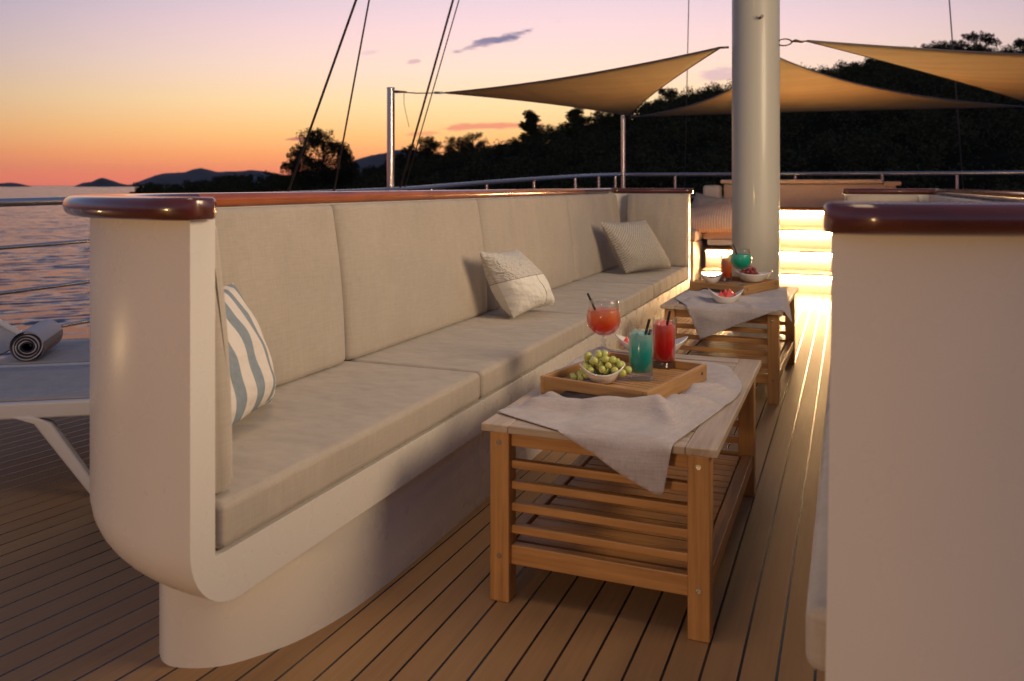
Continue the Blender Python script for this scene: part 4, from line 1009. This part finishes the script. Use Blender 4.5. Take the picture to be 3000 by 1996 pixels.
S1m = Vector(ringpt(R(190), 2.00)); S3m = Vector(ringpt(R(-10), 2.01)); S2m = Vector(ringpt(R(90), 2.03))
cB = PB + Vector((.10, -.05, -.0)); cB2 = PB + Vector((.22, -.02, -.01)); cC = PC + Vector((-.14, -.02, -.01))
sail('shade_sail', 'sand shade sail stretched from the port pole to the mast, left of it', A1, S1m + Vector((-.06, 0, 0)), cB, .02, (.05, .03, .06), .05)
sail('shade_sail', 'sand shade sail spread behind the mast between the two front poles', S2m + Vector((0, .05, -.01)), cB2, cC, .02, (.10, .03, .10), .05)
sail('shade_sail', 'sand shade sail running from the mast to the right edge', S3m + Vector((.16, 0, 0)), PC + Vector((.0, -.10, -.02)), PD + Vector((-.1, 0, .02)), .02, (.03, .08, .05), .06)
def rope(name, pts, r_, label, cat='rope', m_=None):
    m = MB(); m.tube(pts, r_, 8); o = m.build(name, m_ or wire_m, smooth=True); tag(o, label, cat); return o
mid = PA.lerp(A1, .45)
rope('tie_rope', [PA, PA.lerp(A1, .5) + Vector((0, 0, -.01)), A1], .006, 'thin cord tying the left sail to the thick port pole')
rope('turnbuckle', [PA.lerp(A1, .06), PA.lerp(A1, .10), PA.lerp(A1, .3)], [.010, .016, .008], 'small brown turnbuckle beside the thick port pole', 'turnbuckle')
pq = PA.lerp(A1, .25); rope('loose_cord', [pq, pq + Vector((.0, 0, -.12)), pq + Vector((.03, 0, -.25)), pq + Vector((.05, .02, -.36))], .003, 'loose thin cord end dangling from the left sail tie')
rope('shackle', [A1.lerp(PA, .18), A1.lerp(PA, .02)], .013, 'steel shackle at the outer tip of the left sail', 'shackle', steel)
rope('sail_hook', [ringpt(R(188), 2.0), S1m + Vector((-.07, 0, 0))], .008, 'dark hook joining the left sail to the mast', 'hook')
m = MB(); pts = [S3m + Vector((-.03 + .045 * (1 - math.cos(a_)), 0, .022 * math.sin(a_))) for a_ in [i * math.pi / 8 for i in range(17)]]; m.tube(pts, .005, 8); tag(m.build('mast_ring', wire_m, smooth=True), 'dark ring on the right of the mast holding the right sail', 'ring')
rope('sail_lashing', [S3m + Vector((.055, 0, 0)), S3m + Vector((.085, 0, .006)), S3m + Vector((.12, 0, -.004)), S3m + Vector((.17, 0, 0))], [.006, .012, .008, .006], 'knotted lashing between the mast ring and the right sail')
for (p_, q_, lb) in ((PB, cB, 'lashing of the left sail at the front port pole'), (PB, cB2, 'lashing of the centre sail at the front port pole'), (PC, cC, 'lashing of the centre sail at the starboard pole')):
    rope('sail_lashing', [p_, p_.lerp(q_, .5) + Vector((0, 0, .015)), q_], [.014, .020, .010], lb)

# ---------------- rigging
def stay(p0, v_top_dir, label, r_=.009, ext=1.0):
    rope('shroud', [p0, Vector(p0).lerp(Vector(v_top_dir), .5), v_top_dir], r_, label, 'rigging wire')
stay((-4.33, 5.73, .92), (-.75, 5.88, 9.55), 'steel shroud rising steeply right, nearest the camera', .010)
stay((-4.33, 6.42, .92), (-.75, 5.92, 15.9), 'steel shroud second from the left', .008)
stay((-4.33, 7.62, .96), (-.75, 5.95, 9.20), 'thicker of the close pair of shrouds crossing the left sail tip', .011)
stay((-4.32, 7.70, .96), (-.75, 5.98, 8.95), 'thinner of the close pair of shrouds crossing the left sail tip', .006)
f1a, f1b = world(2006, 12.4, 1.0), world(2028, 12.0, 6.0); rope('forestay', [f1a, f1b], .007, 'thin stay left of the mast passing behind the left sail', 'rigging wire')
f2a, f2b = world(2822, 11.4, 1.0), world(2750, 12.6, 6.0); rope('forestay', [f2a, f2b], .009, 'thin stay crossing the right sail', 'rigging wire')

# ---------------- railing
rl = empty('ship_railing'); tag(rl, 'polished steel guard rail running along the port side and across the bow', 'railing')
top_path = [(-4.33, -1.0, .93), (-4.33, 1.5, .94), (-4.33, 3.3, .955), (-4.33, 5.4, .97), (-4.30, 7.5, 1.005), (-4.15, 8.8, 1.06), (-3.75, 10.1, 1.13), (-3.3, 11.2, 1.185), (-3.0, 11.72, 1.20)]
def sm_path(p, k=6):
    out = []; P_ = [Vector(x) for x in p]
    for i in range(len(P_) - 1):
        a, b, c, d = P_[max(0, i - 1)], P_[i], P_[i + 1], P_[min(len(P_) - 1, i + 2)]
        for j in range(k): t = j / k; out.append(.5 * ((2 * b) + (c - a) * t + (2 * a - 5 * b + 4 * c - d) * t * t + (3 * b - a - 3 * c + d) * t ** 3))
    return out + [P_[-1]]
tp = sm_path(top_path); tp += [Vector((x, 11.72 + .12 * math.sin((x + 3) / 5.0 * math.pi), 1.20)) for x in (-2.6, -2, -1, 0, 1, 1.6)] + [Vector((2.0, 11.65, 1.20)), Vector((2.7, 10.2, 1.15)), Vector((3.2, 8.0, 1.02)), Vector((3.2, 3.0, .97))]
MB().tube(tp, .024, 14).build('top_bar', steel, rl, smooth='auto')
for dz in (.25, .50, .74):
    m = MB(); m.tube([p + Vector((0, 0, -dz * p.z / .955)) for p in tp], .012, 10); m.build('lower_bar', steel, rl, smooth='auto')
def post(x, y, zt):
    m = MB(); m.tube([(x, y, 0), (x, y, zt - .015)], .017, 12); m.build('stanchion', steel, rl, smooth='auto')
for i, p in enumerate(tp):
    if i in (2, 10, 18, 27, 32, 36, 40, 43, 46): post(p.x, p.y, p.z)
for u_ in (1978, 2330, 2585, 2804):
    # posts on the bow run, spaced about 1.1 m
    tx = (u_ - 1500) / F_PX; q = FW + RT * tx; k_ = 11.78 / q.y; post(q.x * k_, 11.78, 1.2)

# ---------------- lit steps and forward lounge
st = empty('deck_steps', (0, 8.55, 0)); tag(st, 'four brightly lit deck steps with light strips under wooden nosings', 'steps')
stepw = mat('step_face', (.80, .77, .70), .35)
nos = wood('step_nosing', (.40, .22, .10), (.26, .13, .05), .4, axis=0)
X0, X1 = -1.37, .62
for k in range(4):
    y = .27 * k
    MB().bounds(X0, X1, y, y + .27 + (.9 if k == 3 else 0), .2 * k, .2 * k + .176).build('riser', stepw, st)
    MB().bounds(X0 - .002, X1 + .002, y - .03, y + .268 + (.9 if k == 3 else 0), .2 * k + .1765, .2 * k + .199).build('tread', nos, st, bevel=.004)
    MB().bounds(X0 + .02, X1 - .02, y - .014, y - .002, .2 * k + .160, .2 * k + .174).build('light_strip', led, st)
# sun lounge behind the steps
sl_ = empty('sun_lounge', (0, 9.55, .8)); tag(sl_, 'upholstered pink-beige sun lounge on the raised deck above the steps', 'lounge')
MB().bounds(-1.30, .47, .08, 1.0, .0, .265).build('base', fab2, sl_, bevel=.02)
MB().bounds(-1.33, .34, .02, .95, .268, .312).build('top_cushion', fab2, sl_, bevel=.018)
MB().bounds(.35, .52, .02, .95, .245, .290).build('end_cushion', fab2, sl_, bevel=.018)
MB().bounds(-1.50, -1.32, -.12, .12, -.21, .25).build('arm_bolster', mat('white_vinyl', (.42, .41, .44), .6), sl_, bevel=.03)
# raised forward bench at port
bn = empty('corner_bench', (0, 8.5, 0)); tag(bn, 'cushioned corner bench beside the lit steps, left of the mast', 'bench')
MB().bounds(-3.1, -1.44, 0, 1.3, 0, .478).build('base', mat('bench_face', (.60, .50, .42), .5), bn, bevel=.015)
MB().bounds(-3.1, -1.42, -.02, 1.3, .480, .595).build('seat_cushion', fab2, bn, bevel=.025)
MB().bounds(-1.37, -.70, .42, 1.3, .425, .480).build('seat_support', stepw, bn)
MB().bounds(-1.415, -.70, .38, 1.3, .482, .592).build('seat_cushion', fab2, bn, bevel=.02)
m = MB(); m.tube([(-1.60, -.006, .19), (-1.60, .01, .19)], .012, 12); m.build('step_light', spotm, bn)
pillow('pillow', 'ribbed blush pillow lying on the corner bench left of the mast', (-1.78, 8.60, .60), (-1.0, 8.72, .60), (-1.74, 8.95, .74), (-1.0, 9.05, .90), .20, rib, (0, -1, .5), .04)
pillow('pillow', 'plain blush pillow partly hidden behind the ribbed one', (-2.35, 8.95, .62), (-1.85, 9.05, .60), (-2.3, 9.2, .92), (-1.85, 9.25, .90), .16, blush_p, (0, -1, .5), .05)
pillow('pillow', 'dusty blue pillow at the back of the corner bench', (-1.68, 9.1, .62), (-1.10, 9.2, .62), (-1.55, 9.3, .97), (-1.2, 9.32, .90), .16, blue_p, (0, -1, .5), .06)

# ---------------- sun loungers on the port deck
ax = Vector((.84, .5426, 0)).normalized(); pr = Vector((.5426, -.84, 0)).normalized()
def make_lounger():
    r_ = empty('sun_lounger'); hw = .30        # local x: towards the foot, local y: towards the camera side is -y
    tag(r_, 'nearer white plastic sun lounger with grey sling, left of the sofa end', 'sun lounger', 'sun loungers on the port deck')
    for s_ in (-1, 1):
        m = MB(); m.box((.55, s_ * (hw - .014), .30), (1.30, .030, .055)); m.build('side_rail', plastic, r_, bevel=.008)
        for xb, dx in ((.40, .20), (.98, -.16)):
            m = MB(); p0 = Vector((xb - .05 * (1 if dx > 0 else -1), s_ * (hw - .014), .285)); p1 = Vector((xb + dx * .12, s_ * (hw - .014), .255)); p2 = Vector((xb + dx, s_ * (hw - .006), 0))
            wv_ = .052; vs = []
            for p, ww in ((p0, .075), (p1, .056), (p2, .040)):
                for ox, oy in ((-ww / 2, -.018), (ww / 2, -.018), (ww / 2, .018), (-ww / 2, .018)): vs.append(p + Vector((ox, oy, 0)))
            m.add(vs, [(0, 1, 2, 3), (11, 10, 9, 8)] + [(a + j, a + (j + 1) % 4, a + 4 + (j + 1) % 4, a + 4 + j) for a in (0, 4) for j in range(4)]); m.build('leg', plastic, r_, bevel=.008)
    MB().box((1.19, 0, .30), (.04, 2 * hw - .06, .05)).build('foot_bar', plastic, r_, bevel=.008)
    m = MB(); n_ = 10
    for i in range(n_ + 1):
        x = -.06 + 1.24 * i / n_
        for j in range(9): y = -hw + .03 + (2 * hw - .06) * j / 8; m.v.append((x, y, .332 - .012 * math.sin(math.pi * j / 8)))
    m.f = [(i * 9 + j, i * 9 + j + 1, (i + 1) * 9 + j + 1, (i + 1) * 9 + j) for i in range(n_) for j in range(8)]
    o = m.build('seat_sling', sling, r_, smooth=True); s2 = o.modifiers.new('s', 'SOLIDIFY'); s2.thickness = .006
    bk = MB().box((0, 0, 0), (.72, 2 * hw - .07, .012)).build('backrest_sling', sling, r_); bk.location = (-.40, 0, .52); bk.rotation_euler = (0, R(33), 0)
    for s_ in (-1, 1):
        b2 = MB().box((0, s_ * (hw - .02), 0), (.78, .028, .045)).build('backrest_rail', plastic, r_, bevel=.008); b2.location = (-.39, 0, .515); b2.rotation_euler = (0, R(33), 0)
    return r_
def lpos(q, p): return ax * q + pr * p
l1 = make_lounger(); c1 = lpos(-1.43, -3.335); l1.location = (c1.x, c1.y, 0); l1.rotation_euler = (0, 0, math.atan2(ax.y, ax.x))
l2 = copy_tree(l1); c2 = lpos(-1.37, -3.965); l2.location = (c2.x, c2.y, 0); l2['label'] = 'farther white sun lounger with raised back, carrying the rolled towel'
# towel roll with a real spiral
tw = mat('towel', (.55, .53, .55), .95, spec=.1)
cc = coords(tw); stp = nd(tw, 'ShaderNodeSeparateXYZ'); lk(tw, cc, stp.inputs[0])
lk(tw, mixc(tw, noise_n(tw, cc, 120, 2), (.50, .49, .53), (.64, .62, .64)), bs(tw).inputs['Base Color']); bump(tw, noise_n(tw, cc, 300, 3), .7, .004)
tg = mat('towel_grey', (.05, .05, .075), .95, spec=.1); bump(tg, noise_n(tg, coords(tg), 300, 3), .7, .004)
tb = mat('towel_beige', (.30, .245, .22), .95, spec=.1); bump(tb, noise_n(tb, coords(tb), 300, 3), .7, .004)
r_ = empty('rolled_towel'); tag(r_, 'rolled white and grey beach towel on the farther lounger', 'towel')
def spiral(off, th_, a0, a1, rA, rB, y0, y1, mm, nm):
    m = MB(); K = 90; vs = []
    for i in range(K + 1):
        a_ = a0 + (a1 - a0) * i / K; rad = rA + (rB - rA) * i / K + off; wob = 1 + .03 * math.sin(a_ * 2.3)
        for rr2 in (rad, rad + th_):
            for yv in (y0, y1): vs.append((rr2 * wob * math.cos(a_), yv + .004 * math.sin(a_ * 1.7), rr2 * wob * .93 * math.sin(a_)))
    fs = []
    for i in range(K):
        a = i * 4; b = a + 4; fs += [(a, a + 1, b + 1, b), (a + 2, b + 2, b + 3, a + 3), (a, b, b + 2, a + 2), (a + 1, a + 3, b + 3, b + 1)]
    fs += [(0, 2, 3, 1), (K * 4, K * 4 + 1, K * 4 + 3, K * 4 + 2)]
    m.add(vs, fs); return m.build(nm, mm, r_, smooth='auto')
spiral(0, .0062, 0, R(1250), .012, .054, 0, .33, tg, 'grey_layer'); spiral(.0066, .0052, R(40), R(1180), .0135, .052, .004, .326, tw, 'white_layer')
m = MB(); m.tube([(0, .13, 0), (0, .332, 0)], .0618, 28, False); q = m.build('white_cover', tw, r_, smooth=True)
m = MB(); m.tube([(0, .0, 0), (0, .131, 0)], .0622, 28, False)
m.v = [v for v in m.v]; q = m.build('white_cover', tw, r_, smooth=True)
m = MB(); vs = []
for i in range(13):
    a_ = R(-75 + 90 * i / 12)
    for yv in (.002, .33): vs.append((.0632 * math.cos(a_), yv, .0632 * math.sin(a_)))
m.add(vs, [(2 * i, 2 * i + 1, 2 * i + 3, 2 * i + 2) for i in range(12)]); m.build('beige_stripe', tb, r_, smooth=True)
r_.location = (-3.10, 2.42, .334 + .058); r_.rotation_euler = (0, 0, math.atan2(.304, -.237) - R(90))
